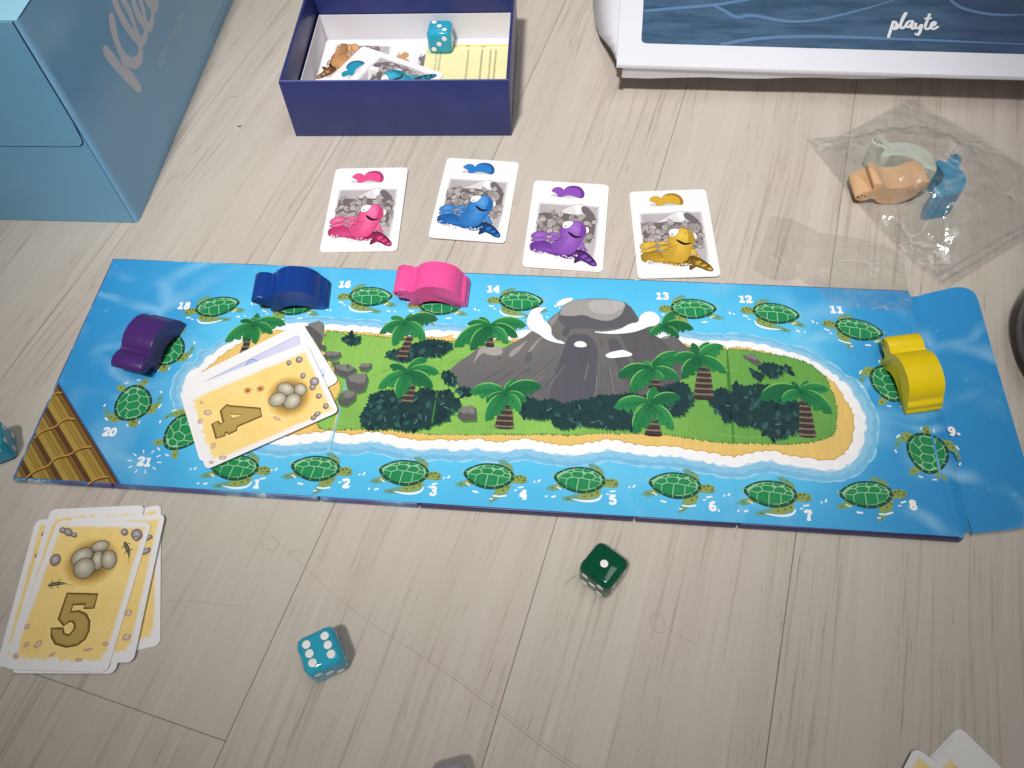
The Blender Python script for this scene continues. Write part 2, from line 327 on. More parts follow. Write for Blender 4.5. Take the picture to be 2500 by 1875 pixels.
ART={'corners':[(-214.8,68.9),(214.7,68.0),(215.5,-68.1),(-215.5,-68.8)],'folds':[[(-165.2,64.8),(-166.8,-68.7)],[(-67.8,65.2),(-67.8,-69.7)],[(-21.6,64.2),(-21.9,-70.8)],[(74.4,66.1),(75.9,-71.5)],[(120.3,68.3),(120.0,-70.4)],[(215.8,63.0),(214.9,-67.0)]],'sand':[(-144.0,-5.5),(-139.1,0.5),(-136.4,5.6),(-134.0,8.7),(-130.1,12.8),(-125.8,17.1),(-124.9,20.7),(-118.5,22.8),(-111.3,24.4),(-105.9,25.1),(-100.6,26.0),(-93.7,26.3),(-84.7,26.2),(-79.9,26.0),(-72.9,25.8),(-67.5,25.9),(-62.7,25.8),(-57.2,25.4),(-52.3,24.9),(-42.1,24.6),(-30.7,24.9),(-25.3,25.2),(-20.0,25.5),(-14.7,26.1),(-23.3,25.1),(-17.2,25.0),(-11.3,25.3),(0.1,25.0),(10.7,25.2),(15.3,26.3),(21.7,28.7),(39.5,31.3),(59.2,32.5),(85.4,31.5),(98.2,28.2),(107.2,26.3),(112.3,27.0),(118.7,27.0),(125.1,27.8),(132.7,27.0),(140.2,25.5),(146.3,23.1),(152.4,21.9),(156.1,20.6),(161.3,17.0),(165.8,13.5),(169.7,10.0),(172.7,5.0),(174.5,-0.1),(176.3,-4.3),(177.5,-9.2),(177.5,-13.4),(175.9,-18.4),(175.0,-23.3),(172.0,-28.2),(168.0,-32.5),(163.2,-34.4),(157.4,-34.5),(151.2,-33.6),(144.2,-33.0),(139.2,-31.3),(136.3,-30.8),(129.7,-32.3),(125.0,-33.6),(120.7,-35.5),(116.1,-35.2),(110.8,-34.2),(105.0,-33.5),(99.1,-32.6),(90.2,-31.4),(83.6,-32.2),(75.2,-31.7),(69.2,-30.7),(63.2,-29.7),(57.2,-31.5),(50.6,-33.3),(44.6,-34.4),(38.5,-34.1),(30.6,-33.2),(24.4,-31.5),(18.4,-33.4),(12.4,-34.7),(6.2,-34.4),(-0.1,-33.1),(-6.0,-35.2),(-12.2,-35.1),(-16.6,-34.5),(-22.6,-36.1),(-30.7,-35.8),(-39.7,-34.3),(-46.8,-32.9),(-52.5,-33.3),(-57.7,-35.4),(-63.6,-34.4),(-70.1,-33.7),(-76.1,-35.2),(-82.8,-36.3),(-91.9,-38.3),(-99.3,-36.4),(-110.5,-35.4),(-122.5,-31.8),(-134.0,-25.3),(-141.7,-18.5),(-144.8,-12.2)],'grass':[(-84.5,25.1),(-79.6,24.6),(-72.5,23.7),(-62.2,23.1),(-54.0,22.7),(-48.5,22.2),(-31.8,23.2),(-18.1,21.5),(-17.6,22.2),(-10.2,22.0),(7.0,23.0),(26.7,24.1),(59.4,26.0),(91.8,26.2),(107.1,24.0),(112.9,24.7),(118.6,25.0),(126.2,25.1),(135.1,24.4),(144.4,23.0),(153.6,21.2),(159.6,18.5),(165.2,13.5),(167.5,6.9),(169.0,-0.4),(169.4,-7.6),(168.0,-14.0),(167.3,-19.6),(162.3,-22.0),(155.0,-24.9),(146.0,-26.3),(137.2,-26.7),(128.3,-26.9),(119.4,-27.4),(111.2,-27.0),(104.0,-26.4),(96.9,-25.6),(87.9,-24.3),(78.8,-24.9),(68.0,-25.6),(59.5,-25.8),(51.6,-27.0),(46.7,-28.0),(38.2,-27.9),(30.2,-28.0),(24.2,-29.1),(11.9,-29.5),(-0.4,-30.7),(-12.7,-31.1),(-21.9,-32.0),(-30.2,-30.8),(-38.0,-29.5),(-46.0,-30.4),(-58.5,-31.2),(-67.9,-32.2),(-76.2,-32.0),(-75.9,-24.3),(-70.3,-17.4),(-68.4,-10.5),(-70.3,-4.5),(-76.3,5.3),(-82.1,13.7)],'volcano':{'base':[(-17.2,4.1),(-12.7,9.9),(-7.4,14.9),(-3.6,19.1),(0.6,20.6),(6.5,20.5),(8.6,19.4),(13.6,23.3),(18.6,26.9),(21.6,30.3),(26.0,33.9),(29.8,37.4),(32.3,40.9),(36.1,44.9),(37.9,48.4),(41.2,51.2),(45.2,52.7),(51.9,53.9),(58.7,54.1),(65.4,53.4),(69.5,52.3),(72.9,49.1),(75.5,44.2),(78.2,39.7),(81.5,35.4),(85.4,31.5),(87.9,30.0),(91.9,32.3),(95.7,31.3),(98.2,28.2),(101.4,25.2),(104.4,20.7),(101.0,11.2),(91.3,-3.0),(72.7,-7.4),(41.7,-12.6),(35.4,-11.9),(22.7,-9.8),(21.2,-7.2),(-3.0,-6.5),(-11.0,-4.3),(-14.0,-1.1)],'right':[(73.5,48.3),(75.5,44.2),(78.2,39.7),(81.5,35.4),(85.4,31.5),(91.1,26.2),(94.9,20.1),(97.9,12.5),(91.3,-1.5),(78.9,6.8),(72.4,18.8),(68.5,28.1),(65.7,34.5),(72.3,37.3)],'band':[(36.2,42.0),(42.3,41.5),(48.3,43.1),(52.3,41.2),(58.4,39.4),(63.0,40.1),(67.6,43.7),(69.5,48.9),(69.8,51.9),(72.9,48.9),(75.5,44.2),(78.2,39.7),(72.3,37.3),(59.2,34.1),(46.0,34.2),(41.4,32.7),(35.1,38.5)],'stripe':[(41.5,29.8),(39.9,23.3),(37.2,12.8),(34.8,-1.2),(33.3,-8.4),(41.1,-12.3),(47.9,-11.1),(55.8,-7.3),(55.9,10.0),(56.6,18.6),(54.8,27.3),(49.4,31.1)],'stripe2':[(60.6,28.5),(63.4,18.3),(68.7,7.7),(73.8,-1.1),(76.4,-3.9),(78.8,-3.0),(73.8,11.1),(69.2,21.8),(65.8,28.8)],'crater':[(37.9,48.4),(36.4,44.5),(36.2,42.0),(42.3,41.5),(48.3,43.1),(52.3,41.2),(58.4,39.4),(63.0,40.1),(67.6,43.7),(69.5,48.9),(69.8,51.9),(65.4,53.1),(55.3,53.9),(45.2,52.5),(41.2,51.2)],'inner':[(50.0,50.4),(52.6,52.3),(60.0,53.7),(68.8,52.7),(69.5,50.2),(65.6,45.7),(61.6,43.8),(55.6,43.9),(51.5,46.2)],'ledge':[(-3.5,18.7),(0.6,20.6),(7.2,20.6),(8.7,18.6),(8.6,15.8),(5.1,14.5),(0.5,15.4),(-1.6,16.4),(-6.0,8.5),(-4.0,14.3)],'ledge2':[(87.3,30.4),(91.2,32.2),(92.5,31.9),(90.5,29.8)],'streak1':[(21.6,26.6),(18.2,22.8),(13.3,18.5),(11.8,15.6),(12.7,14.1),(14.3,15.0),(17.8,19.6)],'streak2':[(29.0,29.1),(26.5,26.5),(23.5,22.3),(21.0,17.1),(23.7,19.5),(26.0,24.1)],'streak3':[(36.1,44.5),(33.6,41.0),(29.8,37.0),(31.9,36.7),(31.7,33.4),(34.4,38.5)],'spot1':[(20.9,17.4),(23.5,18.3),(24.1,14.4),(22.4,11.1),(19.8,11.0),(19.9,14.1)],'spot2':[(21.1,6.8),(23.3,7.3),(23.6,5.4),(21.6,4.7)],'spot3':[(6.5,14.5),(8.8,13.9),(8.3,11.9),(6.7,11.8)],'spot4':[(39.0,34.2),(41.9,35.2),(41.2,29.0),(38.6,28.4),(37.8,31.2)],'spot5':[(56.4,27.4),(58.7,28.0),(59.7,24.0),(57.8,22.7)],'spot6':[(-9.4,6.9),(-7.5,7.4),(-7.7,5.8),(-8.9,5.5)]},'clouds':[[(33.9,48.2),(35.1,50.9),(38.4,52.8),(42.1,53.4),(42.6,51.9),(39.2,49.8),(37.3,48.0),(34.6,47.4)],[(29.3,46.3),(25.2,46.0),(21.6,44.6),(19.6,39.4),(19.6,35.2),(21.5,31.6),(26.4,29.0),(29.9,25.9),(34.6,24.2),(40.2,23.5),(38.1,25.2),(35.1,25.8),(32.3,29.3),(32.4,32.6),(30.6,35.8),(27.8,38.1),(27.3,40.6),(25.5,42.2),(26.7,44.4)],[(54.6,32.2),(59.2,32.1),(67.1,34.1),(71.0,37.2),(73.6,38.6),(76.6,39.2),(77.2,43.4),(80.2,46.3),(84.2,46.5),(87.1,43.5),(87.4,40.2),(85.1,37.6),(81.5,37.0),(78.2,34.8),(72.3,32.4),(63.2,31.1),(54.6,31.6)],[(44.1,23.5),(45.7,25.4),(48.3,25.7),(50.6,24.3),(50.4,22.3),(45.8,22.0)],[(60.2,18.1),(62.8,19.8),(66.0,20.8),(68.5,21.6),(71.1,20.7),(73.7,19.3),(72.4,18.0),(68.6,17.4),(63.5,16.3),(60.9,16.7)]],'palms':[((-122.9,26.3),[(-135.1,14.8),(-130.9,28.8),(-122.9,34.4),(-106.2,27.7),(-111.6,21.5),(-118.8,14.5),(-125.5,15.3)],(-123.5,19.6),(-123.5,8.9),3.9),((-43.6,32.0),[(-55.7,24.7),(-51.7,35.4),(-40.9,38.5),(-26.7,35.5),(-31.6,21.9),(-47.3,17.4),(-38.7,24.4)],(-39.4,24.4),(-41.9,10.9),5.2),((-37.7,0.9),[(-50.5,-8.6),(-47.3,5.4),(-29.1,11.2),(-21.6,2.3),(-23.6,-6.6),(-39.9,-14.0),(-30.8,-5.9)],(-33.9,-4.6),(-35.2,-15.2),5.2),((0.8,31.6),[(-16.1,18.4),(-11.2,33.4),(-5.3,38.0),(11.1,36.0),(-7.6,16.9),(11.0,22.0),(19.4,33.9),(15.6,26.3)],(1.3,26.7),(1.9,20.3),4.2),((12.4,-8.2),[(-5.4,-8.1),(16.7,1.1),(29.8,-2.6),(4.5,-23.6),(3.4,-13.2),(23.2,-11.9),(20.8,-17.6)],(13.2,-12.9),(13.5,-26.6),8.5),((89.3,37.0),[(94.4,47.3),(104.3,36.7),(82.1,30.9),(78.2,36.0),(97.0,30.6)],(89.3,35.8),(89.3,34.2),0.7),((83.3,10.1),[(66.2,5.3),(72.6,-3.7),(78.2,15.6),(86.8,18.1),(97.7,21.0),(96.7,5.6),(88.9,4.4)],(84.5,5.6),(84.5,0.3),5.9),((106.3,18.4),[(92.2,16.4),(103.4,28.1),(111.5,29.0),(118.7,27.0),(97.7,6.0),(119.1,10.7),(102.9,11.3),(111.8,14.1)],(108.6,14.7),(107.6,-4.5),9.1),((82.5,-10.1),[(64.7,-12.6),(84.2,1.1),(97.1,-4.8),(74.6,-25.9),(93.0,-23.0),(74.0,-18.5),(88.6,-17.6)],(83.1,-15.8),(83.7,-26.0),7.5),((153.5,1.6),[(133.6,-3.7),(143.9,-4.5),(157.9,8.5),(150.2,7.7),(167.1,3.9),(167.0,-9.5),(160.9,-3.1)],(155.0,-2.0),(154.5,-22.2),7.2)],'bushes':[[(-53.0,-12.6),(-48.4,-9.7),(-41.8,-10.0),(-35.4,-13.7),(-30.9,-9.7),(-27.5,-6.5),(-23.2,-9.2),(-18.9,-8.2),(-15.1,-7.6),(-12.6,-12.3),(-9.1,-14.3),(-10.1,-17.3),(-13.5,-20.4),(-15.5,-24.2),(-19.7,-25.9),(-24.3,-28.3),(-32.8,-30.6),(-40.5,-29.3),(-49.2,-30.6),(-53.8,-29.5),(-56.1,-23.8),(-53.8,-19.3)],[(-49.7,13.2),(-45.2,14.3),(-38.8,16.3),(-34.7,20.5),(-27.5,21.8),(-18.8,21.5),(-18.8,16.6),(-23.7,13.1),(-30.3,12.7),(-35.1,9.7),(-41.0,8.9),(-47.1,10.2)],[(-74.0,20.7),(-70.4,23.0),(-65.3,21.2),(-66.1,18.7),(-70.7,18.1)],[(-20.2,2.0),(-17.8,3.7),(-13.5,0.5),(-13.0,-4.1),(-15.6,-3.8),(-19.0,-0.2)],[(-12.0,-6.7),(-9.6,-5.4),(-3.0,-6.5),(-4.8,-8.1),(-9.3,-8.0)],[(21.3,-8.7),(29.1,-11.2),(35.3,-10.1),(41.7,-12.3),(47.8,-10.0),(54.0,-8.2),(60.2,-6.3),(66.4,-5.6),(73.9,-4.0),(78.8,-5.9),(88.8,0.6),(97.6,4.1),(100.1,1.3),(102.3,-6.0),(97.2,-13.5),(88.0,-16.2),(78.8,-18.2),(74.0,-22.8),(66.7,-23.2),(59.4,-23.0),(48.3,-22.3),(42.3,-24.8),(36.7,-23.0),(35.9,-19.5),(27.2,-20.0),(21.5,-19.0),(19.9,-14.0)],[(109.7,-4.0),(113.6,-0.1),(116.8,1.9),(119.1,-0.5),(122.3,0.4),(123.1,4.9),(127.3,2.9),(133.6,4.8),(141.6,4.5),(147.5,1.9),(151.2,-3.7),(152.3,-10.8),(149.5,-20.8),(145.4,-21.0),(142.8,-23.3),(137.4,-23.6),(134.8,-19.6),(129.0,-17.2),(123.0,-18.3),(121.4,-14.1),(117.0,-17.2),(116.6,-13.0),(113.2,-9.6)],[(135.7,15.5),(139.6,17.7),(144.5,16.8),(146.7,13.9),(140.8,10.1),(136.7,13.3)],[(132.2,10.7),(134.8,12.0),(137.1,10.7),(134.5,8.2)],[(146.9,15.4),(148.5,16.9),(150.1,16.0),(148.6,14.1)]],'rocks':[[(-95.9,27.0),(-92.3,29.3),(-89.3,31.6),(-86.1,29.6),(-85.2,23.4),(-84.8,16.8),(-81.7,15.4),(-81.8,12.5),(-84.7,13.6),(-90.6,21.4)],[(-82.2,9.7),(-80.5,12.6),(-73.6,12.2),(-72.9,10.3),(-74.8,8.1),(-80.1,7.4)],[(-77.9,6.8),(-72.9,6.7),(-73.5,4.7),(-76.8,4.5)],[(-75.3,3.8),(-68.3,5.4),(-63.0,2.1),(-65.0,-1.1),(-67.2,-3.2),(-70.7,-2.2),(-74.5,-0.1)],[(-62.6,3.7),(-61.7,6.1),(-56.5,6.5),(-56.1,4.1),(-58.2,1.6),(-61.6,1.8)],[(-67.7,-4.3),(-64.5,-0.3),(-58.0,0.1),(-56.4,-2.9),(-56.8,-9.8),(-60.4,-11.5),(-66.1,-8.8)],[(-69.6,-15.8),(-68.3,-11.2),(-65.3,-9.9),(-61.0,-11.6),(-60.6,-15.3),(-64.1,-19.2),(-68.0,-18.7)],[(-10.0,-21.3),(-7.9,-16.4),(-3.4,-15.0),(-1.0,-16.7),(-0.1,-23.2),(-6.7,-24.0)],[(127.6,21.6),(129.9,22.9),(133.4,23.1),(134.8,20.9),(136.5,17.9),(133.9,16.6),(130.3,19.1)]],'pier':[(-212.3,-16.8),(-165.2,-68.8),(-212.6,-67.5)],'ropes':[[(-209.6,-20.3),(-211.7,-20.2),(-212.9,-21.5)],[(-197.0,-34.7),(-201.1,-34.5),(-203.6,-36.4),(-205.1,-39.6),(-207.5,-40.7),(-210.3,-41.9),(-212.4,-44.5),(-213.2,-46.5)],[(-183.4,-49.2),(-187.2,-49.7),(-190.3,-51.8),(-192.4,-54.5),(-196.9,-55.2),(-199.7,-57.9),(-200.1,-60.9),(-204.2,-62.4),(-207.0,-65.1),(-208.3,-67.6)],[(-169.2,-64.2),(-172.1,-64.6),(-175.4,-66.2),(-177.5,-68.8)]],'turtles':[((-110.8,-55.6),0,0),((-72.4,-53.5),0,0),((-30.7,-53.0),0,0),((8.7,-52.1),0,0),((50.2,-51.3),0,0),((93.1,-51.2),0,0),((135.2,-52.5),0,0),((177.0,-50.1),8,0),((186.4,41.2),-14,1),((146.3,49.3),-8,1),((104.7,50.0),0,1),((15.3,50.2),-2,1),((-26.6,45.2),0,1),((-64.8,48.9),0,1),((-104.8,40.9),0,1),((-145.8,37.8),14,1)],'turtles_top':[((207.4,-27.0),-10),((196.7,10.4),2),((-164.3,8.8),190),((-171.1,-24.1),200),((-140.7,-38.2),-30)],'numbers':[('1',(-98.0,-63.0)),('2',(-56.5,-60.1)),('3',(-15.8,-61.2)),('4',(25.2,-60.1)),('5',(65.4,-60.1)),('6.',(110.1,-60.2)),('7',(150.9,-61.7)),('8',(196.4,-53.7)),('9-',(221.3,-15.2)),('11',(176.8,53.6)),('12',(131.4,57.9)),('13',(88.8,57.7)),('14',(-0.1,57.7)),('16',(-80.3,56.7)),('18',(-164.1,37.5)),('20',(-177.1,-40.7)),('21',(-154.6,-55.3))],'flap':[(215.8,64.6),(226.4,68.5),(236.1,71.7),(241.4,73.4),(246.3,72.6),(249.3,69.4),(249.7,63.8),(249.6,29.8),(250.0,1.6),(250.4,-27.4),(250.6,-42.9),(250.0,-51.7),(246.9,-57.9),(242.1,-60.8),(229.1,-63.2),(216.9,-65.5)],'creases':[[(213.3,63.6),(211.0,39.1),(211.0,-0.4),(211.1,-35.1),(210.9,-54.8),(214.0,-68.1)],[(217.2,62.7),(217.9,38.4),(216.8,2.0),(217.3,-32.0),(216.8,-48.3),(216.6,-64.6)],[(216.3,62.6),(216.0,42.8)]],'cen':[-14.67,220.68],'pawn_pink':[[-50.1,270.4],[-21.5,266.5]],'pawn_blue':[[-123.6,272.9],[-97.6,273.5]],'pawn_purple':[[-178.5,240.1],[-169.2,265.1]],'pawn_yellow':[[180.5,213.4],[182.3,187.8]]}
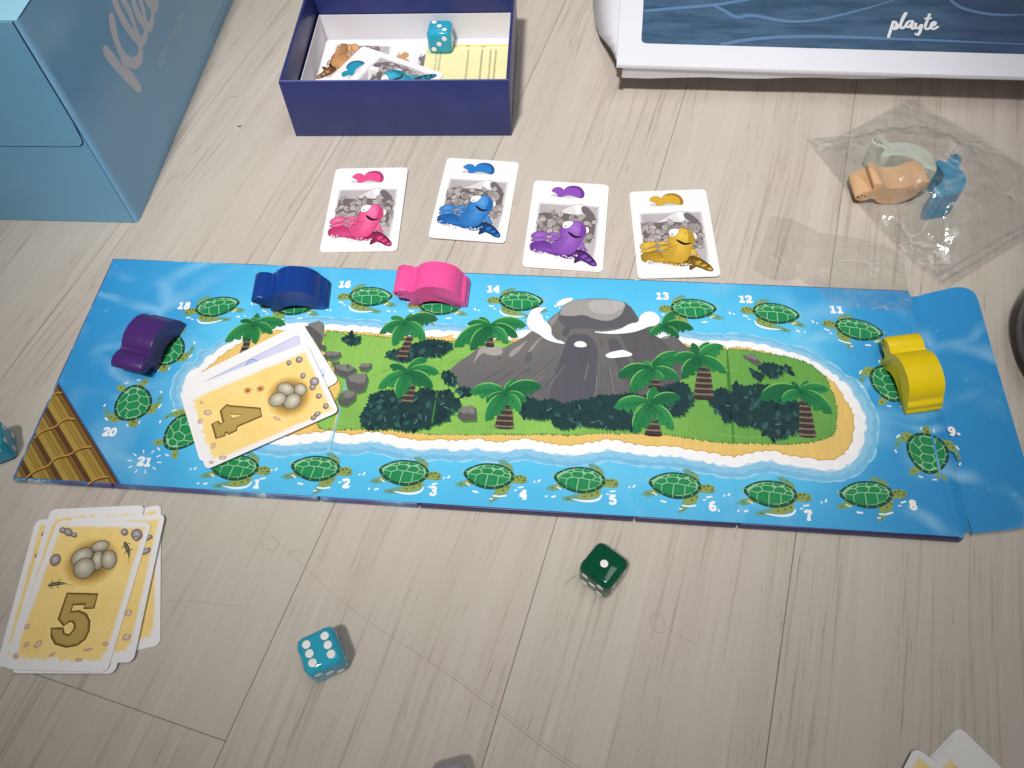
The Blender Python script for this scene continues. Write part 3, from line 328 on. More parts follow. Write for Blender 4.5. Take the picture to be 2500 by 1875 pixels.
ART2={'hero':{'field':[(-19.2,17.6),(18.8,17.6),(19.8,-29.4),(-18.5,-26.0)],'icon':[(-11.1,25.0),(-9.9,27.6),(-7.5,28.7),(-5.2,28.0),(-4.0,26.2),(-2.5,29.2),(1.1,30.5),(4.9,30.0),(7.5,26.9),(8.2,23.4),(7.5,21.2),(5.7,20.8),(4.0,21.7),(0.1,22.8),(-2.9,22.2),(-4.6,20.9),(-7.4,21.0),(-7.0,22.7),(-9.5,24.5)],'icon_side':[(-2.5,29.2),(1.1,30.5),(4.9,30.0),(7.5,26.9),(8.2,23.4),(7.5,21.2),(6.0,21.0),(6.4,25.2),(4.9,27.8),(1.9,28.9),(-0.6,28.8)],'icon_shadow':[(-11.2,20.8),(-10.5,22.6),(-8.0,22.9),(-2.9,22.0),(0.2,22.6),(4.7,21.2),(7.2,20.8),(-1.4,20.4)],'mount':[(-8.8,7.7),(-3.9,10.6),(0.6,14.0),(3.5,15.6),(6.5,16.0),(9.7,15.1),(12.6,12.1),(15.5,7.4),(16.3,6.1),(5.1,7.1),(-2.2,7.2)],'mount_dark':[(7.4,13.9),(9.8,14.5),(13.4,10.0),(15.5,6.3),(11.9,7.0),(8.2,10.0)],'mount_light':[(3.5,15.6),(6.3,15.8),(7.6,9.6),(5.0,8.4),(3.2,13.1)],'sea':[(12.8,-17.6),(17.0,-12.0),(18.4,-13.6),(18.5,-20.0),(15.7,-21.5)],'body':[(-3.4,-5.3),(-2.3,-2.0),(2.0,2.3),(5.6,3.1),(8.2,2.0),(10.0,-0.5),(11.2,-3.8),(11.0,-7.1),(10.1,-9.1),(9.7,-11.1),(7.9,-13.5),(7.4,-16.7),(6.0,-20.3),(2.8,-22.9),(-2.0,-22.8),(-5.8,-21.0),(-7.7,-17.8),(-7.7,-15.1),(-5.0,-13.4),(-2.9,-11.0)],'face_light':[(2.1,1.9),(5.6,2.9),(8.1,0.4),(8.0,-4.6),(6.9,-7.4),(3.1,-6.6),(0.5,-4.5),(0.1,-2.0)],'beak':[(8.0,0.8),(10.0,-0.9),(11.1,-4.2),(10.9,-7.1),(7.9,-8.5),(7.3,-8.2),(8.0,-4.6)],'eye':[(-2.6,-1.2),(-1.9,1.7),(0.8,2.5),(3.8,2.3),(2.5,-1.2),(0.3,-3.3),(-1.8,-3.2)],'eye2':[(10.6,-0.5),(12.3,-1.7),(12.9,-4.2),(12.0,-5.9),(10.8,-5.6),(11.2,-3.8)],'mouth':[(0.6,-5.3),(2.4,-8.2),(4.8,-10.0),(7.7,-9.7),(10.1,-8.1),(7.9,-8.7),(5.2,-8.5),(3.1,-6.6)],'fl1':[(-19.2,-8.8),(-15.1,-6.4),(-10.5,-6.7),(-10.0,-9.7),(-14.9,-11.7),(-19.1,-12.5)],'fl2':[(-19.2,-13.0),(-14.8,-12.3),(-10.0,-10.3),(-9.9,-12.9),(-14.5,-14.5),(-18.8,-14.4)],'fl3':[(-10.0,-6.7),(-3.4,-7.1),(-2.9,-9.0),(-9.2,-9.5)],'fl4':[(-9.4,-13.4),(-9.0,-10.5),(-2.8,-9.4),(-3.4,-11.8),(-6.2,-13.4)],'shell':[(-19.2,-15.3),(-14.5,-14.5),(-9.2,-13.5),(-7.7,-15.8),(-6.3,-21.4),(0.5,-23.8),(5.3,-23.8),(7.7,-19.1),(6.5,-24.2),(3.1,-25.4),(-1.7,-24.5),(-7.4,-22.5),(-12.2,-21.7),(-16.4,-21.7),(-19.0,-20.5)],'lobe1':[(7.3,-15.9),(8.7,-12.3),(10.3,-13.5),(11.4,-16.9),(10.5,-17.7),(8.1,-17.5)],'lobe2':[(10.8,-17.9),(12.0,-16.8),(12.8,-19.3),(11.3,-19.5)],'tail':[(4.9,-20.7),(8.1,-17.5),(12.5,-19.9),(15.8,-23.1),(18.5,-27.1),(18.3,-29.4),(15.3,-29.0),(12.7,-27.0),(9.0,-25.4),(5.9,-28.9),(6.5,-23.8)],'st1':[(9.6,-22.7),(12.1,-21.5),(13.1,-22.7),(10.7,-25.0)],'st2':[(12.2,-25.1),(14.7,-23.9),(15.8,-25.1),(13.6,-26.6)],'st3':[(15.1,-27.4),(17.4,-26.3),(18.2,-28.6),(16.2,-28.8)]},'five':{'digit':[(-6.1,-0.6),(7.7,-0.6),(7.9,-6.8),(3.5,-7.0),(3.5,-5.2),(-1.7,-5.5),(-1.7,-8.6),(1.7,-8.1),(5.4,-9.4),(7.8,-12.3),(8.9,-16.4),(8.3,-20.0),(5.9,-22.4),(1.5,-23.4),(-3.8,-22.2),(-6.4,-19.4),(-7.9,-15.8),(-2.7,-15.6),(-1.5,-17.8),(0.8,-18.5),(2.2,-16.1),(1.9,-14.0),(0.5,-12.7),(-1.0,-12.9),(-2.7,-14.6),(-6.0,-11.9)],'eggs':[[(5.6,22.3),(5.8,21.2),(5.2,20.0),(4.0,19.1),(2.3,18.5),(0.6,18.5),(-0.9,19.0),(-1.9,19.8),(-2.1,21.0),(-1.6,22.1),(-0.3,23.1),(1.3,23.6),(3.1,23.7),(4.6,23.2)],[(-1.4,19.1),(-0.5,17.6),(-0.5,15.7),(-1.4,13.8),(-3.0,12.5),(-5.0,11.8),(-7.0,11.9),(-8.6,12.8),(-9.5,14.4),(-9.5,16.3),(-8.6,18.1),(-7.0,19.5),(-5.0,20.2),(-3.0,20.1)],[(5.6,14.2),(5.7,12.3),(5.2,10.9),(4.2,10.1),(3.0,10.3),(1.7,11.2),(0.7,12.8),(0.0,14.8),(-0.0,16.7),(0.5,18.1),(1.4,18.8),(2.7,18.7),(3.9,17.7),(5.0,16.1)],[(11.3,14.5),(11.3,12.6),(10.6,11.2),(9.3,10.5),(7.7,10.7),(6.1,11.7),(4.9,13.3),(4.2,15.3),(4.2,17.1),(4.9,18.6),(6.2,19.3),(7.8,19.1),(9.4,18.1),(10.7,16.4)],[(0.7,14.1),(2.1,12.3),(2.7,10.2),(2.3,8.2),(1.0,6.7),(-0.8,6.0),(-3.0,6.2),(-4.9,7.2),(-6.3,9.0),(-6.9,11.1),(-6.6,13.1),(-5.3,14.6),(-3.4,15.4),(-1.3,15.2)]],'nest':(-0.1,13.8),'stones':[[(-16.6,28.3),(-16.6,27.7),(-16.8,27.2),(-17.3,27.0),(-17.9,27.0),(-18.6,27.2),(-19.2,27.6),(-19.5,28.2),(-19.6,28.8),(-19.3,29.2),(-18.8,29.5),(-18.2,29.5),(-17.5,29.3),(-17.0,28.8)],[(-13.1,26.4),(-13.4,25.8),(-14.1,25.6),(-15.0,25.7),(-16.0,26.1),(-16.7,26.8),(-17.2,27.6),(-17.3,28.4),(-16.9,29.0),(-16.2,29.2),(-15.3,29.2),(-14.4,28.7),(-13.6,28.0),(-13.2,27.2)],[(-10.6,26.2),(-10.6,25.8),(-10.8,25.4),(-11.3,25.2),(-12.0,25.1),(-12.6,25.3),(-13.1,25.7),(-13.4,26.1),(-13.4,26.6),(-13.2,27.0),(-12.7,27.2),(-12.0,27.2),(-11.4,27.0),(-10.9,26.7)],[(12.4,28.1),(12.4,27.4),(12.1,26.9),(11.6,26.6),(10.9,26.5),(10.2,26.8),(9.6,27.3),(9.2,28.0),(9.2,28.7),(9.4,29.2),(10.0,29.5),(10.7,29.6),(11.4,29.3),(12.0,28.7)],[(18.1,28.9),(19.0,27.9),(19.5,26.8),(19.4,25.7),(18.8,24.8),(17.9,24.4),(16.7,24.5),(15.6,25.1),(14.7,26.1),(14.2,27.2),(14.2,28.4),(14.8,29.2),(15.8,29.6),(16.9,29.5)],[(18.2,25.2),(18.3,24.7),(18.1,24.2),(17.7,24.0),(17.2,24.0),(16.7,24.2),(16.2,24.6),(16.0,25.1),(15.9,25.6),(16.1,26.0),(16.5,26.3),(17.0,26.3),(17.5,26.1),(18.0,25.7)],[(-15.6,16.5),(-14.7,15.6),(-14.2,14.5),(-14.2,13.4),(-14.7,12.4),(-15.5,11.8),(-16.6,11.6),(-17.6,12.0),(-18.5,12.9),(-19.0,14.0),(-19.0,15.1),(-18.6,16.1),(-17.7,16.7),(-16.6,16.9)]],'shells':[[(-18.0,-14.4),(-17.7,-14.7),(-17.5,-15.2),(-17.6,-15.7),(-17.8,-16.1),(-18.2,-16.4),(-18.6,-16.5),(-19.0,-16.4),(-19.3,-16.1),(-19.5,-15.6),(-19.5,-15.1),(-19.2,-14.7),(-18.9,-14.3),(-18.4,-14.2)],[(-15.2,-21.9),(-15.0,-22.3),(-14.9,-22.7),(-15.0,-23.2),(-15.4,-23.6),(-15.8,-23.8),(-16.3,-23.9),(-16.7,-23.7),(-17.0,-23.3),(-17.0,-22.9),(-16.9,-22.4),(-16.6,-22.0),(-16.1,-21.8),(-15.6,-21.8)],[(-10.1,-21.2),(-9.8,-21.6),(-9.8,-22.2),(-10.0,-22.9),(-10.4,-23.6),(-11.0,-24.1),(-11.6,-24.3),(-12.1,-24.1),(-12.4,-23.7),(-12.4,-23.1),(-12.2,-22.4),(-11.8,-21.7),(-11.2,-21.3),(-10.6,-21.1)],[(-17.8,-27.7),(-17.7,-28.2),(-17.8,-28.6),(-18.2,-28.8),(-18.7,-28.8),(-19.2,-28.6),(-19.6,-28.2),(-19.9,-27.8),(-20.0,-27.3),(-19.8,-26.9),(-19.5,-26.7),(-19.0,-26.6),(-18.5,-26.8),(-18.1,-27.2)],[(-2.6,-25.8),(-2.5,-26.0),(-2.6,-26.4),(-2.9,-26.8),(-3.3,-27.1),(-3.8,-27.4),(-4.2,-27.5),(-4.4,-27.4),(-4.5,-27.2),(-4.4,-26.8),(-4.1,-26.4),(-3.7,-26.1),(-3.3,-25.8),(-2.9,-25.7)],[(12.8,-23.8),(12.7,-24.0),(12.3,-24.3),(11.6,-24.5),(10.8,-24.6),(10.1,-24.7),(9.5,-24.6),(9.2,-24.4),(9.3,-24.2),(9.8,-24.0),(10.4,-23.8),(11.2,-23.6),(12.0,-23.6),(12.6,-23.7)],[(18.8,-21.5),(18.8,-21.9),(18.6,-22.2),(18.2,-22.3),(17.6,-22.3),(17.1,-22.2),(16.7,-21.9),(16.5,-21.6),(16.5,-21.2),(16.7,-20.9),(17.1,-20.8),(17.7,-20.7),(18.2,-20.9),(18.6,-21.2)],[(9.7,-28.1),(9.7,-28.4),(9.5,-28.7),(9.1,-28.9),(8.5,-29.0),(8.0,-29.0),(7.5,-28.9),(7.3,-28.6),(7.3,-28.4),(7.5,-28.1),(7.9,-27.9),(8.5,-27.8),(9.0,-27.8),(9.4,-27.9)]],'liz':[[(12.2,23.4),(14.1,20.8),(16.0,18.2),(16.8,14.8),(17.1,12.8)],[(-15.8,2.4),(-13.3,3.3),(-10.1,3.7),(-6.7,3.4),(-3.8,2.5)]]},'four':{'digit':[(1.9,-0.2),(6.6,-1.0),(6.5,-13.2),(8.4,-14.1),(8.6,-18.2),(6.8,-18.7),(7.0,-19.3),(8.5,-19.8),(8.1,-24.1),(-0.9,-23.7),(-0.9,-20.6),(1.1,-20.0),(0.9,-18.6),(-6.2,-17.9),(-8.1,-13.8),(-6.9,-13.4)],'hole':[(-2.2,-14.1),(1.5,-8.8),(1.2,-14.4)],'eggs':[[(3.6,22.9),(4.5,21.8),(4.7,20.5),(4.2,19.2),(3.0,18.2),(1.5,17.7),(-0.2,17.8),(-1.7,18.5),(-2.6,19.6),(-2.8,20.9),(-2.2,22.2),(-1.0,23.1),(0.5,23.6),(2.2,23.5)],[(0.6,17.7),(1.5,16.6),(1.6,15.0),(0.8,13.4),(-0.6,11.9),(-2.5,10.9),(-4.5,10.6),(-6.1,11.0),(-7.0,12.1),(-7.1,13.7),(-6.4,15.4),(-4.9,16.9),(-2.9,17.9),(-1.0,18.2)],[(4.5,19.2),(6.4,19.1),(8.2,18.1),(9.4,16.6),(9.9,14.7),(9.5,12.8),(8.4,11.4),(6.7,10.7),(4.8,10.8),(3.0,11.8),(1.8,13.3),(1.3,15.2),(1.6,17.1),(2.8,18.5)],[(1.0,13.2),(2.8,12.8),(4.2,11.7),(5.1,9.9),(5.2,8.0),(4.4,6.3),(3.1,5.0),(1.4,4.5),(-0.4,4.9),(-1.9,6.0),(-2.8,7.8),(-2.8,9.7),(-2.1,11.5),(-0.8,12.7)]],'nest':(2.2,14.4),'stones':[[(-15.6,27.6),(-15.0,27.2),(-14.6,26.6),(-14.6,25.9),(-15.0,25.2),(-15.6,24.7),(-16.4,24.5),(-17.2,24.6),(-17.9,25.0),(-18.2,25.6),(-18.2,26.3),(-17.8,27.0),(-17.2,27.5),(-16.4,27.7)],[(-16.4,22.0),(-15.9,21.6),(-15.6,21.2),(-15.5,20.7),(-15.8,20.2),(-16.3,19.9),(-16.9,19.8),(-17.6,19.9),(-18.1,20.2),(-18.4,20.6),(-18.4,21.1),(-18.2,21.6),(-17.7,21.9),(-17.1,22.1)],[(-5.6,25.6),(-5.0,25.2),(-4.6,24.8),(-4.6,24.3),(-4.8,23.8),(-5.3,23.5),(-6.0,23.4),(-6.7,23.5),(-7.3,23.8),(-7.7,24.3),(-7.7,24.8),(-7.5,25.3),(-7.0,25.6),(-6.3,25.7)],[(0.1,30.6),(1.2,30.3),(2.0,29.7),(2.4,28.8),(2.4,27.8),(1.8,27.0),(0.9,26.4),(-0.2,26.3),(-1.3,26.5),(-2.2,27.2),(-2.6,28.1),(-2.6,29.1),(-2.0,29.9),(-1.1,30.5)],[(3.3,27.8),(3.9,27.4),(4.2,26.9),(4.2,26.3),(3.9,25.7),(3.3,25.3),(2.6,25.1),(1.9,25.2),(1.3,25.5),(1.0,26.1),(1.0,26.7),(1.3,27.3),(1.9,27.7),(2.6,27.9)],[(9.6,28.7),(10.1,28.4),(10.3,27.9),(10.3,27.3),(10.0,26.8),(9.5,26.4),(8.9,26.2),(8.3,26.3),(7.8,26.6),(7.5,27.1),(7.6,27.7),(7.9,28.2),(8.4,28.6),(9.0,28.8)],[(16.6,29.7),(17.2,29.4),(17.5,28.9),(17.5,28.3),(17.3,27.8),(16.7,27.5),(16.1,27.3),(15.4,27.4),(14.9,27.8),(14.5,28.3),(14.5,28.8),(14.8,29.3),(15.3,29.7),(16.0,29.8)],[(18.4,24.9),(18.9,24.7),(19.3,24.2),(19.5,23.6),(19.4,22.9),(19.1,22.3),(18.7,21.9),(18.2,21.8),(17.6,21.9),(17.3,22.4),(17.1,23.0),(17.1,23.7),(17.4,24.3),(17.9,24.7)],[(20.0,22.1),(20.4,21.8),(20.6,21.4),(20.5,20.9),(20.2,20.4),(19.8,20.0),(19.3,19.8),(18.8,19.9),(18.4,20.1),(18.2,20.6),(18.3,21.1),(18.6,21.6),(19.0,22.0),(19.5,22.2)]],'shells':[[(-7.2,-22.1),(-6.7,-22.4),(-6.4,-23.0),(-6.5,-23.8),(-6.9,-24.5),(-7.5,-25.1),(-8.3,-25.4),(-9.0,-25.4),(-9.6,-25.0),(-9.8,-24.4),(-9.8,-23.7),(-9.4,-23.0),(-8.7,-22.4),(-8.0,-22.1)],[(-5.7,-27.3),(-5.1,-27.2),(-4.5,-27.3),(-4.0,-27.7),(-3.7,-28.1),(-3.6,-28.6),(-3.8,-29.1),(-4.2,-29.4),(-4.8,-29.5),(-5.4,-29.4),(-5.9,-29.1),(-6.2,-28.6),(-6.3,-28.1),(-6.1,-27.6)],[(10.2,-25.4),(10.7,-25.2),(11.4,-25.3),(12.0,-25.6),(12.4,-26.1),(12.6,-26.6),(12.6,-27.1),(12.3,-27.4),(11.8,-27.6),(11.2,-27.5),(10.6,-27.2),(10.1,-26.8),(9.9,-26.2),(9.9,-25.8)],[(20.2,-22.6),(20.5,-22.8),(20.7,-23.4),(20.6,-24.0),(20.3,-24.8),(19.8,-25.4),(19.3,-25.8),(18.9,-25.8),(18.5,-25.6),(18.4,-25.1),(18.5,-24.4),(18.8,-23.7),(19.2,-23.1),(19.7,-22.7)],[(-14.2,-24.5),(-14.2,-24.7),(-14.3,-24.9),(-14.6,-25.1),(-15.1,-25.3),(-15.5,-25.4),(-15.8,-25.4),(-16.0,-25.3),(-16.1,-25.1),(-15.9,-24.8),(-15.6,-24.6),(-15.2,-24.4),(-14.7,-24.3),(-14.4,-24.3)],[(19.9,-28.8),(20.1,-28.9),(20.2,-29.3),(20.2,-29.6),(20.0,-30.0),(19.6,-30.3),(19.3,-30.5),(18.9,-30.5),(18.7,-30.3),(18.6,-30.0),(18.6,-29.6),(18.8,-29.3),(19.2,-29.0),(19.5,-28.8)],[(13.0,6.4),(13.1,6.1),(12.8,5.6),(12.3,5.0),(11.6,4.4),(10.8,3.9),(10.2,3.7),(9.8,3.7),(9.7,4.1),(10.0,4.6),(10.5,5.2),(11.2,5.8),(11.9,6.3),(12.6,6.5)]],'crabs':[[(-9.5,-1.3),(-9.3,-1.8),(-9.3,-2.4),(-9.7,-3.0),(-10.4,-3.6),(-11.2,-4.0),(-11.9,-4.1),(-12.5,-3.9),(-12.8,-3.4),(-12.8,-2.8),(-12.4,-2.2),(-11.7,-1.6),(-10.9,-1.3),(-10.1,-1.2)],[(-8.0,5.0),(-7.6,4.7),(-7.4,4.0),(-7.6,3.3),(-8.0,2.5),(-8.6,1.9),(-9.3,1.5),(-9.9,1.5),(-10.3,1.9),(-10.4,2.5),(-10.3,3.2),(-9.8,4.0),(-9.2,4.6),(-8.6,5.0)]]},'k_poly':{'k1':[(52.3,81.0),(53.9,78.6),(55.8,72.6),(58.3,62.6),(62.8,57.9),(65.3,47.9),(65.3,44.6),(63.6,43.0),(61.1,43.3),(59.3,45.3),(56.1,51.2),(52.4,60.8),(48.5,70.6),(47.0,77.6),(47.8,80.4),(50.0,81.3)],'k2':[(67.2,87.5),(69.4,88.1),(71.4,87.3),(72.3,85.1),(70.8,81.9),(67.6,77.5),(65.5,73.0),(65.3,68.5),(66.8,64.4),(69.7,60.7),(73.6,58.6),(76.8,57.7),(78.8,58.5),(81.1,60.4),(77.8,68.0),(75.4,76.0),(75.3,83.5),(75.8,88.1),(77.2,91.5),(79.7,95.1),(84.3,93.4),(82.1,87.7),(81.3,83.7),(81.6,76.1),(83.7,67.0),(85.6,74.7),(85.1,81.3),(84.6,86.1),(85.6,90.2),(89.3,88.7),(89.6,83.7),(90.9,76.7),(88.2,67.5),(87.1,63.0),(88.4,61.6),(90.5,60.8),(94.1,61.5),(91.9,68.4),(91.9,74.8),(94.5,79.8),(97.1,83.1),(101.1,80.7),(98.8,77.1),(97.5,72.5),(98.4,66.1),(100.2,70.8),(101.5,75.4),(103.2,78.5),(107.2,76.9),(105.6,72.9),(103.4,66.5),(100.9,62.7),(101.3,61.6),(103.8,61.0),(107.7,62.4),(109.6,63.8),(107.9,68.8),(107.6,71.5),(109.0,74.5),(116.3,71.2),(116.0,68.0),(116.9,64.8),(120.2,66.2),(123.9,63.9),(121.4,61.1),(116.8,59.2),(114.4,59.4),(111.8,60.5),(108.4,58.0),(104.2,56.3),(100.6,56.2),(98.5,57.1),(96.5,58.5),(93.2,56.6),(89.6,55.9),(87.0,56.3),(84.9,57.1),(81.5,53.9),(77.9,52.0),(73.4,52.0),(68.4,53.8),(64.1,57.1),(63.2,58.6),(58.3,62.6),(59.3,67.6),(60.2,73.3),(62.0,81.3),(65.0,85.8)]},'playte':[[(164.0,34.3),(166.1,40.9),(169.3,50.4)],[(169.3,50.4),(170.7,50.3),(170.8,47.0),(169.5,44.0),(167.3,42.7),(169.6,42.5),(171.3,44.6),(173.7,49.1),(176.0,54.7),(178.1,58.9),(178.5,59.9),(177.9,59.6),(175.8,55.2),(173.9,50.1),(172.6,45.1),(172.9,43.2),(174.1,43.7),(175.6,45.8)],[(181.0,51.4),(179.0,51.4),(176.9,48.8),(176.0,45.8),(176.5,44.6),(178.1,45.4),(180.5,49.4),(181.3,51.5),(179.3,45.4),(179.2,43.2),(180.4,43.5),(181.9,45.5)],[(182.6,49.0),(181.6,45.5),(181.9,43.6),(183.4,44.1),(185.7,47.7)],[(186.0,47.7),(184.1,41.7),(182.7,38.2),(181.5,37.0),(180.8,38.4)],[(192.4,59.0),(189.9,52.3),(187.4,45.8),(187.5,43.1),(189.0,43.4),(190.8,45.4)],[(189.0,54.3),(192.3,54.7)],[(190.5,45.4),(193.1,47.5),(194.7,50.0),(194.2,51.3),(192.4,49.9),(190.8,45.9),(191.0,43.5),(192.7,43.6),(195.2,46.1)]],'panel':{'print':[(14.0,76.4),(13.0,21.9),(59.3,21.6),(132.7,21.3),(240.6,20.8),(254.9,85.7)],'white':[(-2.0,75.8),(-1.2,1.1),(106.7,0.5),(235.9,-0.2)],'lines':[[(14.4,55.0),(31.9,58.6),(57.9,62.8),(80.2,69.9),(93.4,74.9)],[(59.2,62.8),(66.1,57.1),(72.9,49.8),(79.4,53.3),(85.7,53.0),(98.1,48.8),(108.0,47.5),(123.3,49.8),(142.9,58.2),(162.9,67.7),(176.6,76.0)],[(61.8,22.1),(78.1,28.0),(96.9,31.5),(121.7,33.4),(158.3,33.0),(194.3,32.2),(242.8,30.8)],[(207.8,75.0),(212.4,66.4),(223.8,61.5),(235.6,59.9),(249.5,61.1)]],'dark':[(212.3,79.6),(210.9,51.5),(211.9,25.0),(240.6,20.8),(253.9,81.2)]},'bag':[[187.4,379.0],[206.6,379.5],[221.7,386.9],[240.9,398.0],[260.0,408.0],[271.2,391.3],[289.3,369.3],[304.6,343.1],[320.2,321.7],[307.3,300.8],[282.1,286.9],[257.4,273.5],[230.3,258.3],[217.6,280.3],[208.8,302.1],[198.8,336.5],[192.3,358.6]],'bag2':[[151.8,319.2],[162.0,316.0],[169.0,310.3],[174.6,304.4],[192.1,298.9],[208.9,292.0],[215.7,281.5],[205.1,242.9],[186.3,245.6],[172.4,249.2],[164.1,254.3],[156.4,273.1],[149.1,271.4],[141.7,272.6],[133.4,281.3],[140.5,294.0],[146.6,307.1]],'zip2':[[162.5,314.8],[158.1,304.9],[152.7,292.8],[147.4,282.0],[142.9,272.4]],'zip1':[[[226.7,266.5],[247.4,277.4],[286.4,297.6]],[[228.3,262.4],[248.9,273.3],[284.3,292.5]]],'hairs':[[[-116.3,143.0],[-117.0,146.2],[-114.9,148.0],[-111.8,147.6],[-109.4,145.2],[-109.5,142.1],[-111.9,140.9],[-114.7,142.1]],[[-105.0,137.7],[-103.7,139.7],[-100.8,140.8],[-98.5,140.1],[-96.9,138.4]],[[67.7,86.3],[61.0,91.5],[55.8,94.7],[55.6,99.6],[53.0,101.2],[50.2,99.0],[50.4,94.2],[53.5,92.3],[56.6,93.7]],[[102.5,101.0],[105.0,99.4],[105.2,96.9],[103.1,95.1],[101.6,97.2],[102.0,99.6]],[[21.6,119.7],[18.7,117.9],[16.0,115.8]],[[-158.0,121.8],[-148.1,121.5],[-139.0,119.7],[-128.1,117.6],[-119.1,116.3]]],'scratch':[[-107.5,143.6],[-86.0,121.3],[-62.4,102.0],[-40.2,86.9],[-14.4,66.1],[2.3,51.5],[15.5,41.9]]}
# ================================================================ floor of wood-print planks
FLOOR_RZ = math.radians(-20.8)
mf = mat('greige_wood_print', rough=.46, spec=.42); t = NT(mf); o = t.obj()
rnd = t.new('ShaderNodeObjectInfo').outputs['Random']
off = t.new('ShaderNodeCombineXYZ', i_0=t.math('MULTIPLY', rnd, 7.3), i_1=t.math('MULTIPLY', rnd, 31.7), i_2=0.0).outputs[0]
vec = t.new('ShaderNodeVectorMath', operation='ADD', i_0=o, i_1=off).outputs[0]
warp = t.noise(t.mapping(vec, (9, 2.2, 1)), 1.0, 2).outputs['Fac']
wv = t.new('ShaderNodeCombineXYZ', i_0=t.math('MULTIPLY', t.math('SUBTRACT', warp, .5), .026), i_1=0.0, i_2=0.0).outputs[0]
v2 = t.new('ShaderNodeVectorMath', operation='ADD', i_0=vec, i_1=wv).outputs[0]
g1 = t.noise(t.mapping(v2, (1150, 46, 1)), 1.0, 3, .6).outputs['Fac']      # fine pores
g2 = t.noise(t.mapping(v2, (430, 8.5, 1)), 1.0, 3, .6).outputs['Fac']     # grain lines
g3 = t.noise(t.mapping(v2, (70, 2.6, 1)), 1.0, 2, .5).outputs['Fac']      # broad bands
g4 = t.noise(vec, 5.0, 2).outputs['Fac']
pores = t.math('MULTIPLY', t.ramp(g1, .58, .76), t.ramp(g3, .34, .62))
lines = t.math('MULTIPLY', t.ramp(g2, .54, .68), t.ramp(g3, .25, .6))
c0 = t.mix(t.ramp(g3, .3, .7), S(202, 192, 182), S(193, 182, 171))
c0 = t.mix(t.math('MULTIPLY', t.ramp(g4, .35, .65), .6), c0, S(192, 187, 174))
c0 = t.mix(t.math('MULTIPLY', lines, .46), c0, S(150, 133, 117))
c0 = t.mix(t.math('MULTIPLY', t.ramp(g2, .46, .30), .30), c0, S(216, 208, 196))
c0 = t.mix(t.math('MULTIPLY', pores, .75), c0, S(126, 108, 94))
tint = t.math('MULTIPLY_ADD', rnd, .05, .975)
t.color(t.mix(1.0, c0, t.new('ShaderNodeCombineColor', i_0=tint, i_1=tint, i_2=tint).outputs[0], 'MULTIPLY'))
t.bump(t.math('SUBTRACT', t.math('MULTIPLY', g2, .4), pores), .22, .00015)
m_gap = mat('plank_gap', S(92, 78, 66), .9, .1)
floor = bmobj('floor', box_bm(-3, 3, -3, 3, -.02, -.0016), m_gap); floor.rotation_euler = (0, 0, FLOOR_RZ); floor['kind'] = 'structure'
ns = [-832, -732, -632, -532, -430, -332, -234.5, -137.2, -37.5, 65.2, 167, 269, 371, 473, 575, 677, 779]
cuts = {-137.2: [323.6], -234.5: [15.3, 960], -37.5: [-260, 690], -332: [560], 65.2: [-80, 840], 167: [430], 269: [120, 900], -430: [300], -532: [100, 800]}
rng = random.Random(4)
for a, b in zip(ns[:-1], ns[1:]):
    cs = [-520]+cuts.get(a, [rng.uniform(-100, 900)])+[1500]
    for t0, t1 in zip(cs[:-1], cs[1:]):
        bmobj('plank', box_bm((a+.09)*MM, (b-.09)*MM, (t0+.07)*MM, (t1-.07)*MM, -.0015, 0, .00022, 1), mf, floor)

# ================================================================ game board
TH = -0.1473; FOLDS = [-166, -67.8, -21.7, 75.2, 120.2]; BT = 0.0046
board = empty('game_board', (ART['cen'][0]*MM, ART['cen'][1]*MM, 0), TH)
tag(board, 'long unfolded blue sea game board with printed island and volcano lying on the floor', 'game board')
HU, HV = 215.2, 68.4
m_navy = mat('navy_wrap_paper', S(48, 48, 92), .38, .4); t = NT(m_navy); o = t.obj()
t.color(t.mix(t.noise(o, 180, 4).outputs['Fac'], S(40, 40, 84), S(58, 56, 104)))
m_wrapsea = mat('wave_wrap_paper', S(70, 110, 150), .38, .4); t = NT(m_wrapsea); o = t.obj()
n1 = t.noise(t.mapping(o, (1, 2.2, 1)), 26, 3, .5).outputs['Fac']; n2 = t.noise(o, 330, 4, .7).outputs['Fac']
c0 = t.mix(t.ramp(n1, .40, .62), S(78, 80, 140), S(88, 140, 178))
c0 = t.mix(t.math('MULTIPLY', t.ramp(n1, .50, .60), t.ramp(n2, .42, .56)), c0, S(206, 224, 232)); t.color(c0)

m_sea = mat('printed_sea', rough=.36, spec=.38); t = NT(m_sea); o = t.obj()
sep = t.new('ShaderNodeSeparateXYZ', i_0=o); X, Y = sep.outputs[0], sep.outputs[1]
absx = t.math('ABSOLUTE', X)
edge = t.ramp(absx, .085, .235)
warp = t.noise(o, 16, 2).outputs['Color']
wo = t.new('ShaderNodeVectorMath', operation='MULTIPLY_ADD', i_0=warp, i_1=(.035, .035, 0), i_2=o).outputs[0]
vor = t.new('ShaderNodeTexVoronoi', feature='DISTANCE_TO_EDGE'); t.l.new(t.mapping(wo, (1, 1.6, 1)), vor.inputs['Vector']); vor.inputs['Scale'].default_value = 24
caus = t.math('SUBTRACT', 1.0, t.ramp(vor.outputs['Distance'], .0, .16))
caus = t.math('MULTIPLY', caus, t.ramp(t.noise(o, 20, 2).outputs['Fac'], .40, .68))
caus = t.math('MULTIPLY', caus, t.math('MULTIPLY_ADD', edge, .62, .14))
big = t.ramp(t.noise(o, 13, 3).outputs['Fac'], .35, .65)
c0 = t.mix(edge, S(84, 190, 236), S(50, 146, 208))
c0 = t.mix(t.math('MULTIPLY', big, t.math('MULTIPLY_ADD', edge, .45, .12)), c0, S(48, 146, 210))
